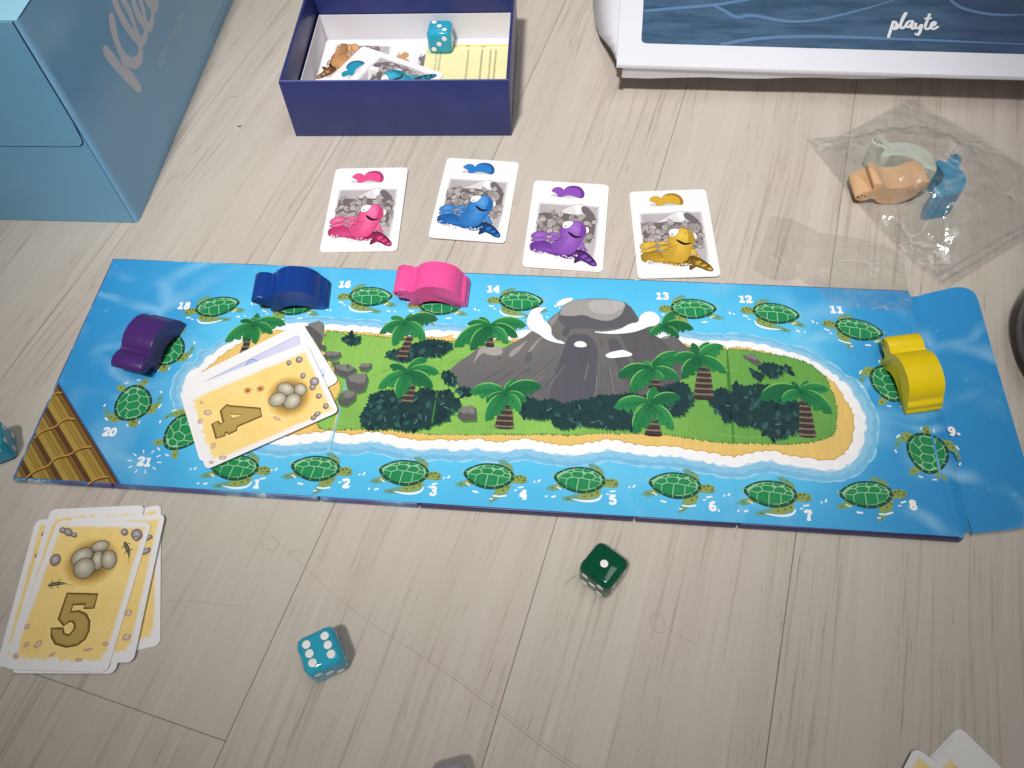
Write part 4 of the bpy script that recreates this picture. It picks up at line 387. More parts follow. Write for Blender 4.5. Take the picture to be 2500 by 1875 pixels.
dxx = t.math('MAXIMUM', t.math('SUBTRACT', t.math('ABSOLUTE', t.math('SUBTRACT', X, .010)), .128), 0.0); dyy = t.math('MAXIMUM', t.math('SUBTRACT', t.math('ABSOLUTE', Y), .020), 0.0)
dist = t.math('SQRT', t.math('ADD', t.math('MULTIPLY', dxx, dxx), t.math('MULTIPLY', dyy, dyy)))
halo = t.math('SUBTRACT', 1.0, t.ramp(t.math('MULTIPLY_ADD', t.math('SUBTRACT', t.noise(o, 40, 3).outputs['Fac'], .5), .02, dist), .016, .050))
c0 = t.mix(t.math('MULTIPLY', halo, .75), c0, S(98, 202, 242))
c0 = t.mix(caus, c0, S(160, 216, 246))
spk = t.ramp(t.noise(o, 150, 1).outputs['Fac'], .74, .80)
c0 = t.mix(t.math('MULTIPLY', spk, .35), c0, S(120, 205, 245))
t.color(c0); t.bump(t.noise(o, 1500, 2).outputs['Fac'], .04, .0001)

us = [-HU]+FOLDS+[HU]
for i in range(6):
    a, b = us[i], us[i+1]; fa, fb = i > 0, True
    a2, b2 = a+(.4 if i else 0), b-(.4 if i < 5 else .2)
    p = bmobj('panel', box_bm(a2*MM, b2*MM, -HV*MM, HV*MM, .0003, BT-.00003, .0007, 3), m_wrapsea if i < 3 else m_navy, board, smooth=40)
    # printed sheet with its ends dipping into the folds
    xs = [a+(0 if i else 1.0), a+(.9 if i else 1.1), b-(.9 if i < 5 else .5), b-(0 if i < 5 else .1)]
    bm = bmesh.new(); rows = []
    for k, x in enumerate(xs):
        z = BT-(FOLD_DIP if (k == 0 and i) or (k == 3 and i < 5) else 0)
        rows.append([bm.verts.new((x*MM, y*MM, z)) for y in (-HV+1.0, HV-.8)])
    for r_, q in zip(rows[:-1], rows[1:]): bm.faces.new((r_[0], q[0], q[1], r_[1]))
    bmobj('printed_sea', bm, m_sea, p)
# fold-out flap at the right end
fl = smooth_closed([(x, y) for x, y in ART['flap']], 1)
m_flapedge = mat('pale_board_edge', S(196, 196, 200), .7, .2)
bm = prism_bm([(x*MM, y*MM) for x, y in fl], .0012, .0031, .0003, 2)
flap = bmobj('flap', bm, m_flapedge, board)
flap.data.materials.append(m_sea)
for pl in flap.data.polygons: pl.material_index = 1 if pl.normal.z > .3 else 0
def ridge(name, pts, w_, h_, z, material, parent):
    bm = bmesh.new(); rows = []
    for i, q in enumerate(pts):
        a, d = pts[max(i-1, 0)], pts[min(i+1, len(pts)-1)]; dx, dy = d[0]-a[0], d[1]-a[1]; L = math.hypot(dx, dy)
        nx, ny = -dy/L*w_/2, dx/L*w_/2
        zz = z(q[0]) if callable(z) else z
        rows.append([bm.verts.new(((q[0]+nx*k)*MM, (q[1]+ny*k)*MM, zz+hh*MM)) for k, hh in ((-1, -.02), (-.35, h_*.8), (.1, h_), (.6, h_*.55), (1, -.02))])
    for r_, q in zip(rows[:-1], rows[1:]):
        for k in range(4): bm.faces.new((r_[k], q[k], q[k+1], r_[k+1]))
    return bmobj(name, bm, material, parent, smooth=80)
for s_, w_, h_, zz in ((ART['creases'][0], 1.3, .30, BT), (ART['creases'][1], 1.8, .45, .0031), (ART['creases'][2], .8, .22, .0031)):
    ridge('crease', [(x+(.8 if zz != BT else -1.2 if x > 214 else 0), y) for x, y in smooth_open(s_, 2)], w_, h_, zz, m_sea, board)
# sloped hinge strip joining board and flap
bm = bmesh.new()
vs = [bm.verts.new(p) for p in ((.2146, -.0655, BT+.0001), (.2190, -.0648, .0033), (.2190, .0655, .0033), (.2146, .0640, BT+.0001))]
bm.faces.new(vs); bmobj('hinge_strip', bm, m_sea, board)

# ---------------------------------------------------------------- printed island
rng = random.Random(11)
Z0 = BT+.00002
def inside(p, poly):
    x, y = p; r = False
    for i in range(len(poly)):
        (x1, y1), (x2, y2) = poly[i-1], poly[i]
        if (y1 > y) != (y2 > y) and x < (x2-x1)*(y-y1)/(y2-y1)+x1: r = not r
    return r
def part(art, name, m=None, folds=True): return art.obj(name, m or M_INK, board, FOLDS if folds else None)
sand = smooth_closed(ART['sand'], 2); sand = resample(sand, 2.2)
A = Art(Z0)
A.poly(scallop(inset(sand, 10.4, .72), 9, .9, rng), S(150, 208, 238))
A.poly(scallop(inset(sand, 9.7, .72), 9, .8, rng), S(118, 186, 224))
A.poly(scallop(inset(sand, 7.2, .72), 8, 1.2, rng), S(140, 198, 230))
part(A, 'printed_shallows')
A = Art(Z0+.00001); A.poly(scallop(inset(sand, 4.6, .66), 7, 1.0, rng), S(182, 214, 236)); A.poly(scallop(inset(sand, 4.0, .66), 7, 1.1, rng), S(243, 244, 246)); part(A, 'printed_foam')
A = Art(Z0+.00002); sp_ = scallop(inset(sand, .2), 5, -.9, rng); A.poly(sp_, S(206, 160, 78)); A.poly(inset(resample(sp_, .8), -.5), S(228, 194, 114)); part(A, 'printed_sand', M_PAINT)
A = Art(Z0+.00003)
gr = resample(smooth_closed(ART['grass'], 1), 1.5)
A.poly(scallop(inset(gr, -.2), 2.6, 1.5, rng, 'zig'), S(70, 128, 58))
gs = scallop(inset(gr, -.6), 2.6, 1.5, rng, 'zig')
def gcol(x, y):
    k = min(max((x-40)/90, 0), 1); e = .5+.5*math.sin(x*.11+y*.19)
    return mixc(mixc(S(140, 190, 92), S(116, 172, 80), e*.6), S(94, 154, 72), k*.8)
A.poly(gs, None, gcol)
for _ in range(100):      # brush strokes in the grass
    x, y = rng.uniform(-100, 175), rng.uniform(-40, 32); L = rng.uniform(8, 26); an = math.radians(rng.choice((28, 32, 24, 2, -4, 40)) if x < 70 else rng.uniform(-6, 6))
    p0, p1 = (x, y), (x+L*math.cos(an), y+L*math.sin(an))
    if all(inside((x+L*k*math.cos(an), y+L*k*math.sin(an)), gr) for k in (0, .25, .5, .75, 1)):
        A.ribbon([p0, ((p0[0]+p1[0])/2, (p0[1]+p1[1])/2+rng.uniform(-.4, .4)), p1], rng.uniform(.3, 1.6), mixc(gcol(x, y), rng.choice((S(70, 140, 60), S(150, 206, 100), S(80, 150, 64))), rng.uniform(.18, .4)), lambda t_: math.sin(math.pi*t_)*.9+.1)
part(A, 'printed_grass', M_PAINT)

Z1 = Z0+.00042
def frond(A, c, tip, k, shade, wk=1.0):
    dx, dy = tip[0]-c[0], tip[1]-c[1]; L = math.hypot(dx, dy)
    lift = .20*abs(dx)+.04*L
    mid = (c[0]+dx*.5, c[1]+dy*.5+lift)
    pts = []
    for i in range(15):
        t_ = i/14; pts.append(((1-t_)**2*c[0]+2*t_*(1-t_)*mid[0]+t_*t_*tip[0], (1-t_)**2*c[1]+2*t_*(1-t_)*mid[1]+t_*t_*tip[1]))
    up, dn = [], []
    W = L*.30*wk
    for i, q in enumerate(pts):
        a, b = pts[max(i-1, 0)], pts[min(i+1, 14)]; ax, ay = b[0]-a[0], b[1]-a[1]; l = math.hypot(ax, ay) or 1
        nx, ny = -ay/l, ax/l
        if ny < 0 or (abs(ny) < .12 and nx*dx < 0): nx, ny = -nx, -ny
        t_ = i/14; w_ = W*(math.sin(math.pi*min(t_*.92+.08, 1))**.75)
        up.append((q[0]+nx*w_*.75, q[1]+ny*w_*.75))
        notch = .52 if (i % 3 == 2 and 2 < i < 14) else 1.0
        dn.append((q[0]-nx*w_*1.05*notch, q[1]-ny*w_*1.05*notch))
    outline = up+[tip]+dn[::-1]
    g = [S(38, 126, 72), S(30, 106, 64), S(46, 138, 78)][shade]
    dk = S(18, 84, 56)
    def fn(x, y):
        d = math.hypot(x-c[0], y-c[1])/L
        return mixc(mixc(dk, g, min(1, .25+d*1.6)), S(24, 92, 60), max(0, d-.8)*2)
    A.poly(outline, None, fn)
    A.ribbon(up[2:13], W*.14, S(122, 186, 96), lambda t_: math.sin(math.pi*t_)**.6)
    A.ribbon(pts[1:13], W*.10, S(22, 92, 56), lambda t_: 1-t_*.7)
    for i in (4, 6, 8, 10):
        A.ribbon([pts[i], ((pts[i+1][0]+dn[i+2][0])/2, (pts[i+1][1]+dn[i+2][1])/2), dn[min(i+3, 14)]], W*.06, S(24, 98, 58))
def palm(c, tips, t0, t1, w_, idx):
    A = Art(Z1+(idx % 5)*.00004)
    if w_ > 2:
        n = max(4, int(math.hypot(t1[0]-t0[0], t1[1]-t0[1])/1.5))
        for i in range(n):
            f0, f1 = i/n, (i+1.15)/n
            wa, wb = w_*(.60+.46*f0), w_*(.64+.48*f1); bow = .5
            xa, ya = t0[0]+(t1[0]-t0[0])*f0, t0[1]+(t1[1]-t0[1])*f0; xb, yb = t0[0]+(t1[0]-t0[0])*f1, t0[1]+(t1[1]-t0[1])*f1
            A.poly([(xa-wa/2, ya), (xa-wa/4, ya-bow*.7), (xa+wa/4, ya-bow*.7), (xa+wa/2, ya), (xb+wb/2, yb), (xb+wb/4, yb-bow), (xb-wb/4, yb-bow), (xb-wb/2, yb)], S(66, 56, 54) if i % 2 else S(124, 110, 96))
            A.poly([(xb-wb/2, yb+.35), (xb+wb/2, yb+.35), (xb+wb/4, yb-bow), (xb-wb/4, yb-bow)], S(48, 40, 42))
    order = sorted(tips, key=lambda q: -(q[1]-c[1]))
    for k, tp in enumerate(order): frond(A, c, tp, k, k % 3)
    A.poly(ellipse(c[0], c[1], 1.1, .8), S(22, 92, 56))
    return part(A, 'printed_palm')
def bush(poly, idx):
    A = Art(Z0+.00026)
    sm = scallop(resample(poly, 2), 3.6, 1.7, rng, 'zig')
    A.poly([(x+.5, y-.7) for x, y in sm], S(64, 128, 60))
    A.poly(sm, S(30, 60, 62))
    xs, ys = [p[0] for p in poly], [p[1] for p in poly]
    ar = abs(area2(poly))/2
    for _ in range(int(min(ar*.30, 150))+5):
        x, y = rng.uniform(min(xs), max(xs)), rng.uniform(min(ys), max(ys))
        if not inside((x, y), poly): continue
        an = math.radians(rng.uniform(-160, -20) if rng.random() < .6 else rng.uniform(0, 360)); L = rng.uniform(2.6, 5.0); W = L*.30
        ca, sa = math.cos(an), math.sin(an)
        lf = [(x+ca*L*t_-sa*W*s_, y+sa*L*t_+ca*W*s_) for t_, s_ in ((0, 0), (.35, .9), (.7, .7), (1, 0), (.7, -.7), (.35, -.9))]
        A.poly(lf, rng.choice((S(22, 48, 54), S(40, 76, 76), S(28, 56, 60), S(52, 92, 90), S(32, 64, 64), S(24, 52, 56))))
        if rng.random() < .13: A.ribbon([lf[1], lf[2], lf[3]], .22, S(130, 172, 160))
    return part(A, 'printed_bush')
def rock(poly, idx):
    A = Art(Z0+.00014)
    A.poly([(x+.6, y-1.0) for x, y in poly], S(70, 130, 60))
    A.poly(poly, S(92, 90, 92))
    mx, my = sum(p[0] for p in poly)/len(poly), sum(p[1] for p in poly)/len(poly); ty = max(p[1] for p in poly)
    top = [(mx+(x-mx)*.82+(-.3), ty-(ty-y)*.52-.2) for x, y in poly]
    A.poly(top, S(126, 123, 121))
    A.ribbon([(mx-1, my+.6), (mx+.4, my-.4), (mx+.2, my-1.6)], .3, S(74, 72, 76))
    part(A, 'printed_rock', M_PAINT)
for i, r_ in enumerate(ART['rocks']): rock(r_, i)
# volcano
V = ART['volcano']; A = Art(Z0+.00017)
M_VOLC = ink('volcano_ink', var=.14, nscale=70, stroke=((10, .8, 1), 84))
def vcol(x, y):
    k = min(max((y+18)/60, 0), 1); h = min(max((x-10)/50, 0), 1)
    return mixc(mixc(S(98, 97, 102), S(122, 119, 116), k), S(94, 93, 97), h*.7)
A.poly(V['base'], None, vcol)
for nm, cl in (('right', S(92, 90, 94)), ('band', S(92, 93, 99)), ('stripe', S(88, 88, 97)), ('stripe2', S(90, 89, 95)), ('crater', S(160, 157, 155)), ('inner', S(180, 177, 175)), ('ledge', S(164, 160, 155)), ('ledge2', S(150, 146, 142)), ('streak1', S(152, 148, 143)), ('streak2', S(150, 146, 141)), ('streak3', S(144, 141, 138)), ('spot1', S(96, 95, 97)), ('spot2', S(98, 96, 98)), ('spot3', S(98, 96, 98)), ('spot4', S(88, 88, 92)), ('spot5', S(100, 97, 97)), ('spot6', S(96, 95, 97))):
    A.poly(smooth_closed(V[nm], 1), cl)
for _ in range(70):      # scree lines down the slopes
    a = rng.uniform(-.55, .55); r1 = rng.uniform(.35, .7); r2 = r1+rng.uniform(.08, .25)
    ax, ay = 62-5, 44
    p = [(ax+a*170*r_*(1+.2*r_)*1.0, ay-78*r_) for r_ in (r1, (r1+r2)/2, r2)]
    if all(inside(q, V['base']) for q in p): A.ribbon(p, rng.uniform(.15, .5), rng.choice((S(84, 83, 88), S(128, 125, 122), S(90, 89, 92))))
part(A, 'printed_volcano', M_VOLC)
for i, b_ in enumerate(ART['bushes']): bush(b_, i)
for i, (c_, tips, t0, t1, w_) in enumerate(ART['palms']): palm(c_, tips, t0, t1, w_, i)
for cl in ART['clouds']:
    A = Art(Z1+.00022); A.poly(inset(smooth_closed(cl, 1), .25), S(180, 190, 200)); A.poly(smooth_closed(cl, 1), S(244, 244, 246)); part(A, 'printed_cloud')
# pier of tied bamboo poles
def clip(poly, tri):
    if area2(tri) < 0: tri = tri[::-1]
    for i in range(len(tri)):
        (x1, y1), (x2, y2) = tri[i], tri[(i+1) % len(tri)]
        f = lambda p: (x2-x1)*(p[1]-y1)-(y2-y1)*(p[0]-x1)
        o_ = []
        for k in range(len(poly)):
            a, b = poly[k-1], poly[k]; fa, fb = f(a), f(b)
            if (fa >= 0) != (fb >= 0): tt = fa/(fa-fb); o_.append((a[0]+(b[0]-a[0])*tt, a[1]+(b[1]-a[1])*tt))
            if fb >= 0: o_.append(b)
        poly = o_
        if not poly: return []
    return poly
tri = [(-213.9, -14.8), (-162.6, -67.4), (-213.9, -67.4)]
A = Art(Z0); A.poly(inset(tri, .8), S(36, 110, 178)); A.poly(tri, S(92, 64, 38))
d = Vector((51.3, -52.6)).normalized(); nrm = Vector((-d.y, d.x)) * -1
for k in range(4):
    o0 = 1.6+k*10.3; cols = [S(162, 134, 62), S(148, 118, 50), S(172, 146, 72)]
    for j, (wa, wb, cl) in enumerate(((0, 8.0, cols[0]), (.2, 1.8, S(124, 92, 44)), (5.6, 7.6, cols[2]), (3.2, 3.9, cols[1]), (1.9, 2.3, cols[2]), (4.8, 5.1, S(140, 104, 44)))):
        q = [Vector(tri[0])+nrm*(o0+wa)-d*40, Vector(tri[0])+nrm*(o0+wa)+d*120, Vector(tri[0])+nrm*(o0+wb)+d*120, Vector(tri[0])+nrm*(o0+wb)-d*40]
        q = clip([(v.x, v.y) for v in q], tri)
        if len(q) > 2: A.poly(q, cl)
for rp in ART['ropes']:
    r_ = smooth_open(rp, 2); A.ribbon([(x+.3, y-.7) for x, y in r_], 1.0, S(92, 58, 30)); A.ribbon(r_, .9, S(190, 146, 70))
part(A, 'printed_pier')

# ---------------------------------------------------------------- printed swimming turtles
SKIN, SKIN2, SKIN3 = S(140, 160, 86), S(84, 104, 52), S(176, 192, 120)
SHELL, SHD, SHL, FOAM, WET = S(28, 130, 80), S(22, 84, 58), S(146, 200, 152), S(236, 244, 247), S(104, 160, 140)
def turtle_side(mx, var):
    A = Art(0); X = lambda pts: [(x*mx, y) for x, y in pts]
    ps_ = lambda s_: X([tuple(float(v) for v in q.split(',')) for q in s_.split()])
    A.poly(ps_('6,4.6 3.6,8.4 6.5,8.8 11,6 12,3'), WET); A.poly(ps_('9,5 7,6.6 9.5,6.4 11.8,3.6 11,3'), SKIN); A.poly(ps_('7.6,6.6 8.6,7 9,6.2'), SKIN2)
    A.poly(ps_('-11.5,1.6 -13.4,3 -12.6,.6'), SKIN3)
    A.poly(ps_('-9,-2.4 -14,-3.6 -16.4,-5.6 -13,-6.6 -7.5,-5'), WET); A.poly(ps_('-9,-2.4 -12,-3.4 -13,-5 -8,-4.8'), SKIN)
    A.poly(ps_('-13.6,-4.6 -12.4,-4.4 -12.6,-5.4'), SKIN2)
    if var == 0:
        A.poly(ps_('4.4,-5.4 2.6,-9.4 1.2,-14 4.6,-12 9.4,-8.4 11.6,-4'), WET); A.poly(ps_('4.4,-5 4,-9 9.6,-8.2 11.8,-3.6'), SKIN)
        for q in ('7,-6.4 8.4,-6 8,-7.4', '9.2,-5 10.6,-4.6 10,-6', '3,-11.6 4.4,-11 3.6,-12.4', '4.6,-9.8 5.8,-9.6 5,-10.6'): A.poly(ps_(q), SKIN2)
        A.ribbon(ps_('3,-9.6 6,-9.9 9.6,-9.2'), .8, FOAM); A.ribbon(ps_('1.6,-11.2 3.4,-11.4'), .6, FOAM); A.ribbon(ps_('-7,-8 -4.2,-8.5'), .9, FOAM)
    else:
        A.poly(ps_('10,-3.6 9.4,-8 3,-10.4 -7,-11 -8.6,-9.4 -2,-7.4 4,-6'), WET); A.poly(ps_('10.4,-3 10.2,-7.4 4,-9.6 -1,-9 1,-7 5,-5.6'), SKIN)
        for q in ('8,-5.6 9.4,-5.2 8.8,-6.8', '5.4,-7 6.8,-6.6 6.2,-8', '-6,-9.6 -4,-9.2 -5,-10.4', '2,-8 3.4,-7.6 2.6,-8.8'): A.poly(ps_(q), SKIN2)
        A.ribbon(smooth_open(ps_('11,-6.6 9.6,-9.4 4,-10.6 -3,-9.8'), 2), 1.1, FOAM, lambda t_: .3+.7*math.sin(math.pi*t_))
        A.ribbon(ps_('-13,-9.4 -11,-8.8'), .9, FOAM); A.ribbon(ps_('-16,-9.6 -15.2,-8.8'), .8, FOAM)
    A.ribbon(ps_('-20,-2.4 -19,-1'), .9, FOAM); A.ribbon(ps_('-22,-2.8 -21.4,-1.8'), .7, FOAM)
    A.ribbon(ps_('14.6,-5 17.4,-4.4'), .8, FOAM); A.ribbon(ps_('13,-6.4 14.4,-6.2'), .7, FOAM); A.ribbon(ps_('-10.8,-4 -8.6,-5.4'), .6, FOAM)
    A.poly(smooth_closed(ps_('9.6,1.6 13,1.3 16,1.7 18.6,.6 19,-1.4 17.4,-2.9 14,-3 10,-2.8'), 1), SKIN)
    for q in ('13,.4 14,.9 14.6,.1 13.6,-.4', '15,.9 16.2,1.1 16.4,.2 15.2,.1', '14.2,-1 15.2,-.6 15,-1.7', '16.2,-1.2 17.2,-.9 16.8,-2', '17.2,.4 18.2,.2 17.6,-.4', '12,-.8 13,-.6 12.6,-1.8'): A.poly(ps_(q), SKIN2)
    A.poly(X(ellipse(17.6, -1.0, .45, .4, 0, 8)), S(30, 30, 24)); A.ribbon(ps_('16,-2.6 17.6,-2.4 19,-1.9'), .25, S(70, 84, 40))
    SH = smooth_closed(ps_('-13,1 -9.6,3.8 -4.4,5.9 1,6.4 6.2,5.7 10.4,3.6 12.3,1.2 12,-1.4 9.4,-4.2 5,-6.1 0,-6.6 -5.2,-5.4 -9.8,-2.8'), 1)
    A.poly(inset(SH, .3), S(24, 60, 50)); A.poly(SH, SHD)
    inn = [(x*.895, y*.845+.35) for x, y in SH]
    for i in range(0, len(SH), 2): A.ribbon([SH[i], inn[i]], .22, SHL)
    A.poly(inn, SHL)
    for q in ('-9.8,1.1 -7,3.0 -4.6,3.1 -3.7,1.5 -6.1,.4', '-4,3.2 -2.4,3.9 .8,3.9 1.9,2.6 .7,1.1 -3.1,1.3', '2.4,2.8 3.5,3.6 6.2,3.2 7.4,1.8 6,.5 1.3,1.1', '7.9,1.8 9.7,1.3 10.4,-.2 6.6,.3',
              '-6.4,3.4 -4.2,4.8 -2.9,4.1 -4.3,3.5', '-2.2,4.3 -3.2,5 1.4,5.6 1.1,4.3', '1.6,4.3 1.9,5.6 6,4.8 4,3.9 3.2,3.9', '6.6,3.6 6.8,4.4 9.2,2.9 9.8,1.7 7.9,2.2',
              '-10.2,.8 -6.3,0 -6.8,-3.3 -9.4,-1.6', '-5.9,0 -3.5,1 -.7,.7 -1.5,-4.9 -6.4,-3.6', '-.2,.7 .8,.7 4.6,.2 4.2,-4.5 -1.0,-5', '5,.2 6.4,.0 10.3,-.6 8.4,-2.9 4.7,-4.3'):
        pp = ps_(q); mx_ = sum(p[0] for p in pp)/len(pp); my_ = sum(p[1] for p in pp)/len(pp)
        A.fan([(mx_+(x-mx_)*1.0, my_+(y-my_)*1.0) for x, y in pp], SHELL, S(34, 142, 84))
    return A.mesh('printed_turtle')
def turtle_top():
    A = Art(0); ps_ = lambda s_: [tuple(float(v) for v in q.split(',')) for q in s_.split()]
    for m_ in (-1, 1):
        X = lambda s_: [(x*m_, y) for x, y in ps_(s_)]
        A.poly(X('6,8 10,8.4 13,5 14.6,0 13,-1 11.4,2.6 8,4'), WET); A.poly(X('5.6,8.4 10,8.8 12.4,5.4 11,3.4 7,4'), SKIN)
        for q in ('8,7 9.4,7.2 9,6', '10.4,5.6 11.4,5.2 10.6,4.4', '12.6,1.6 13.6,1.4 12.8,.4'): A.poly(X(q), SKIN2)
        A.ribbon(X('12.2,6.6 13.6,4.6'), .8, FOAM); A.ribbon(X('14.2,-2 13.4,-3.4'), .8, FOAM); A.ribbon(X('2.6,13 3,11.4'), .6, FOAM)
        A.poly(X('4,-8 7.4,-10 8,-13 5.4,-13 2.6,-10'), SKIN); A.poly(X('5.4,-11 6.4,-10.8 6,-12'), SKIN2); A.ribbon(X('2,-13.6 4,-13.2'), .7, FOAM)
    A.poly(smooth_closed(ps_('-2.2,8 -2.6,11 -1.8,13.6 0,14.6 1.8,13.6 2.6,11 2.2,8'), 1), SKIN)
    for q in ('-1,11 0,11.8 1,11 0,10.2', '-1.8,12.4 -.8,12.8 -1,11.8', '1.8,12.4 .8,12.8 1,11.8', '-.5,13.6 .5,13.6 0,13'): A.poly(ps_(q), SKIN2)
    SH = smooth_closed(ps_('-3,9.8 3,9.8 7.4,7 9.2,2.4 8.6,-3 5.4,-8.2 1.6,-10.8 -1.6,-10.8 -5.4,-8.2 -8.6,-3 -9.2,2.4 -7.4,7'), 1)
    A.poly(inset(SH, .3), S(24, 60, 50)); A.poly(SH, SHD); inn = [(x*.87, y*.88) for x, y in SH]
    for i in range(0, len(SH), 2): A.ribbon([SH[i], inn[i]], .3, SHL)
    A.poly(inn, SHL)
    for q in ('-2.6,8 2.6,8 3.4,6 2,4 -2,4 -3.4,6', '-2,3.5 2,3.5 3.6,1.4 2.2,-.8 -2.2,-.8 -3.6,1.4', '-2.1,-1.3 2.1,-1.3 3.2,-3.2 1.8,-5.2 -1.8,-5.2 -3.2,-3.2', '-1.6,-5.7 1.6,-5.7 2.4,-7.2 1,-8.9 -1,-8.9 -2.4,-7.2'): A.fan([(x*.97, y*.99) for x, y in ps_(q)], SHELL, S(36, 144, 86))
    for m_ in (-1, 1):
        for q in ('3.2,8 5.6,6.6 6.6,4.4 3.9,1.8 2.4,3.8 3.8,6', '4,1.3 6.9,4 7.6,1.6 7.3,-1.4 3.6,-3 2.5,-.9', '3.6,-3.5 7.1,-1.9 6.2,-4.6 4.2,-7 2.7,-6.9 2.1,-5.4'): A.fan([(x*m_, y) for x, y in ps_(q)], SHELL, S(34, 138, 82))
    return A.mesh('printed_turtle')
sides = {(mx, v): turtle_side(mx, v) for mx in (1, -1) for v in (0, 1)}
for i, (c_, an, mi) in enumerate(ART['turtles']):
    v = (i+1) % 2 if i < 8 else i % 2
    o = meshobj('printed_turtle', sides[(-1 if mi else 1, v)], M_INK, board, (c_[0]*MM, c_[1]*MM, BT+.00004+(.0004 if False else 0)), math.radians(an))
    o.scale = (.94, 1.0, 1)
tt = turtle_top()
for c_, an in ART['turtles_top']: meshobj('printed_turtle', tt, M_INK, board, (c_[0]*MM, c_[1]*MM, BT+.00004), math.radians(an))
for n_, c_ in ART['numbers']:
    A = Art(BT+.00003); write_number(A, n_, c_[0], c_[1], 4.9, S(246, 247, 248), .27)
    if n_ == '21':
        for k in range(10):
            a = 2*math.pi*k/10; A.ribbon([(c_[0]+5.6*math.cos(a)*1.1, c_[1]+4.6*math.sin(a)), (c_[0]+7.6*math.cos(a)*1.1, c_[1]+6.4*math.sin(a))], .55, S(240, 246, 250))
    part(A, 'printed_number', folds=False)
# ================================================================ cards
m_card = mat('white_card_stock', S(240, 239, 240), .42, .35); t = NT(m_card); o = t.obj()
t.color(t.mix(t.noise(o, 300, 3).outputs['Fac'], S(236, 235, 237), S(244, 243, 243))); t.bump(t.noise(o, 1800, 1).outputs['Fac'], .05, .0001)
CW, CH = 44.0, 66.0; CT = .00032
card_mesh = None
def card_stock(parent):
    global card_mesh
    if card_mesh is None:
        bm = prism_bm(rrect(CW*MM, CH*MM, 2.7*MM, 6), 0, CT, .00006, 1)
        card_mesh = bpy.data.meshes.new('card_stock'); bm.normal_update(); bm.to_mesh(card_mesh); bm.free(); card_mesh.materials.append(m_card)
    return meshobj('card_stock', card_mesh, None, parent)
def soft_field(name, hx, hy, cx, cy, soft, col_a, col_b, ragged=0.0, grain=0.0, nscale=120):
    """printed colour field that fades softly into the white border"""
    m = mat(name, rough=.42, spec=.35); t = NT(m); o = t.obj()
    sp_ = t.new('ShaderNodeSeparateXYZ', i_0=o); x, y = sp_.outputs[0], sp_.outputs[1]
    dx = t.math('SUBTRACT', t.math('ABSOLUTE', t.math('SUBTRACT', x, cx*MM)), hx*MM)
    dy = t.math('SUBTRACT', t.math('ABSOLUTE', t.math('SUBTRACT', y, cy*MM)), hy*MM)
    d = t.math('MAXIMUM', dx, dy)
    n = t.noise(o, nscale, 4, .6).outputs['Fac']
    d = t.math('MULTIPLY_ADD', t.math('SUBTRACT', n, .5), .0016, d)
    if ragged:
        low = t.ramp(y, (cy-hy+9)*MM, (cy-hy)*MM)
        n3 = t.noise(o, 210, 5, .7).outputs['Fac']
        d = t.math('ADD', d, t.math('MULTIPLY', t.math('MULTIPLY', low, t.math('SUBTRACT', n3, .36)), ragged*MM))
    f = t.math('SUBTRACT', 1.0, t.ramp(d, -soft*MM, soft*.6*MM))
    c_ = t.mix(t.ramp(t.noise(o, 55, 3).outputs['Fac'], .3, .7), col_a, col_b)
    if grain:
        sp2 = t.new('ShaderNodeTexVoronoi', i_Vector=o, i_Scale=420.0).outputs['Distance']
        c_ = t.mix(t.math('MULTIPLY', t.math('SUBTRACT', 1.0, t.ramp(sp2, .12, .34)), grain), c_, S(250, 228, 160))
    t.color(t.mix(f, S(240, 239, 240), c_))
    return m
m_sand = soft_field('sand_card_print', 19.6, 30.2, 0, .3, 1.2, S(250, 221, 146), S(244, 211, 128), ragged=9, grain=.45)
m_hero = soft_field('grey_scene_print', 17.4, 19.4, 0, -4.2, 1.6, S(190, 184, 187), S(178, 172, 176), ragged=7)
def sheet(name, material, parent, z):
    bm = bmesh.new(); bm.faces.new([bm.verts.new((x, y, z)) for x, y in rrect((CW-.3)*MM, (CH-.3)*MM, 2.6*MM, 5)])
    return bmobj(name, bm, material, parent)
def stone(A, p, light=S(206, 198, 198), dark=S(120, 108, 112)):
    A.poly([(x+.35, y-.4) for x, y in p], S(176, 140, 76)); A.poly(inset(p, .12), S(70, 58, 60)); A.fan(p, dark, light, (-.3, .35))
def shellbit(A, p):
    A.poly(inset(p, .1), S(120, 76, 60)); A.fan(p, S(206, 160, 136), S(248, 232, 220), (.1, .2))
    c_ = (sum(q[0] for q in p)/len(p), sum(q[1] for q in p)/len(p))
    for k in (1, 4, 8, 11): A.ribbon([c_, p[k % len(p)]], .1, S(150, 100, 80))
def egg(A, p):
    A.poly(inset(p, .22), S(58, 48, 36)); p2 = smooth_closed(p, 1); A.fan(p2, S(150, 142, 120), S(226, 220, 200), (-.6, .8))
    c_ = (sum(q[0] for q in p)/len(p), sum(q[1] for q in p)/len(p)); rg = random.Random(int(c_[0]*10))
    for _ in range(16):
        a, r_ = rg.uniform(0, 6.28), rg.uniform(.2, 2.6); A.poly(ellipse(c_[0]+r_*math.cos(a), c_[1]+r_*math.sin(a)*.8, .14, .12, 0, 5), S(176, 168, 146))
def nest(A, c_, r_):
    prev = None; cols = [S(247, 216, 137), S(226, 190, 110), S(188, 152, 82), S(140, 108, 58)]; rs = [1.0, .86, .70, .45]
    for k in range(3):
        A.ring(ellipse(c_[0], c_[1], r_*rs[k]*1.12, r_*rs[k], 0, 28), ellipse(c_[0], c_[1], r_*rs[k+1]*1.12, r_*rs[k+1], 0, 28), cols[k], cols[k+1])
    A.poly(ellipse(c_[0], c_[1], r_*.45*1.12, r_*.45, 0, 28), cols[3])
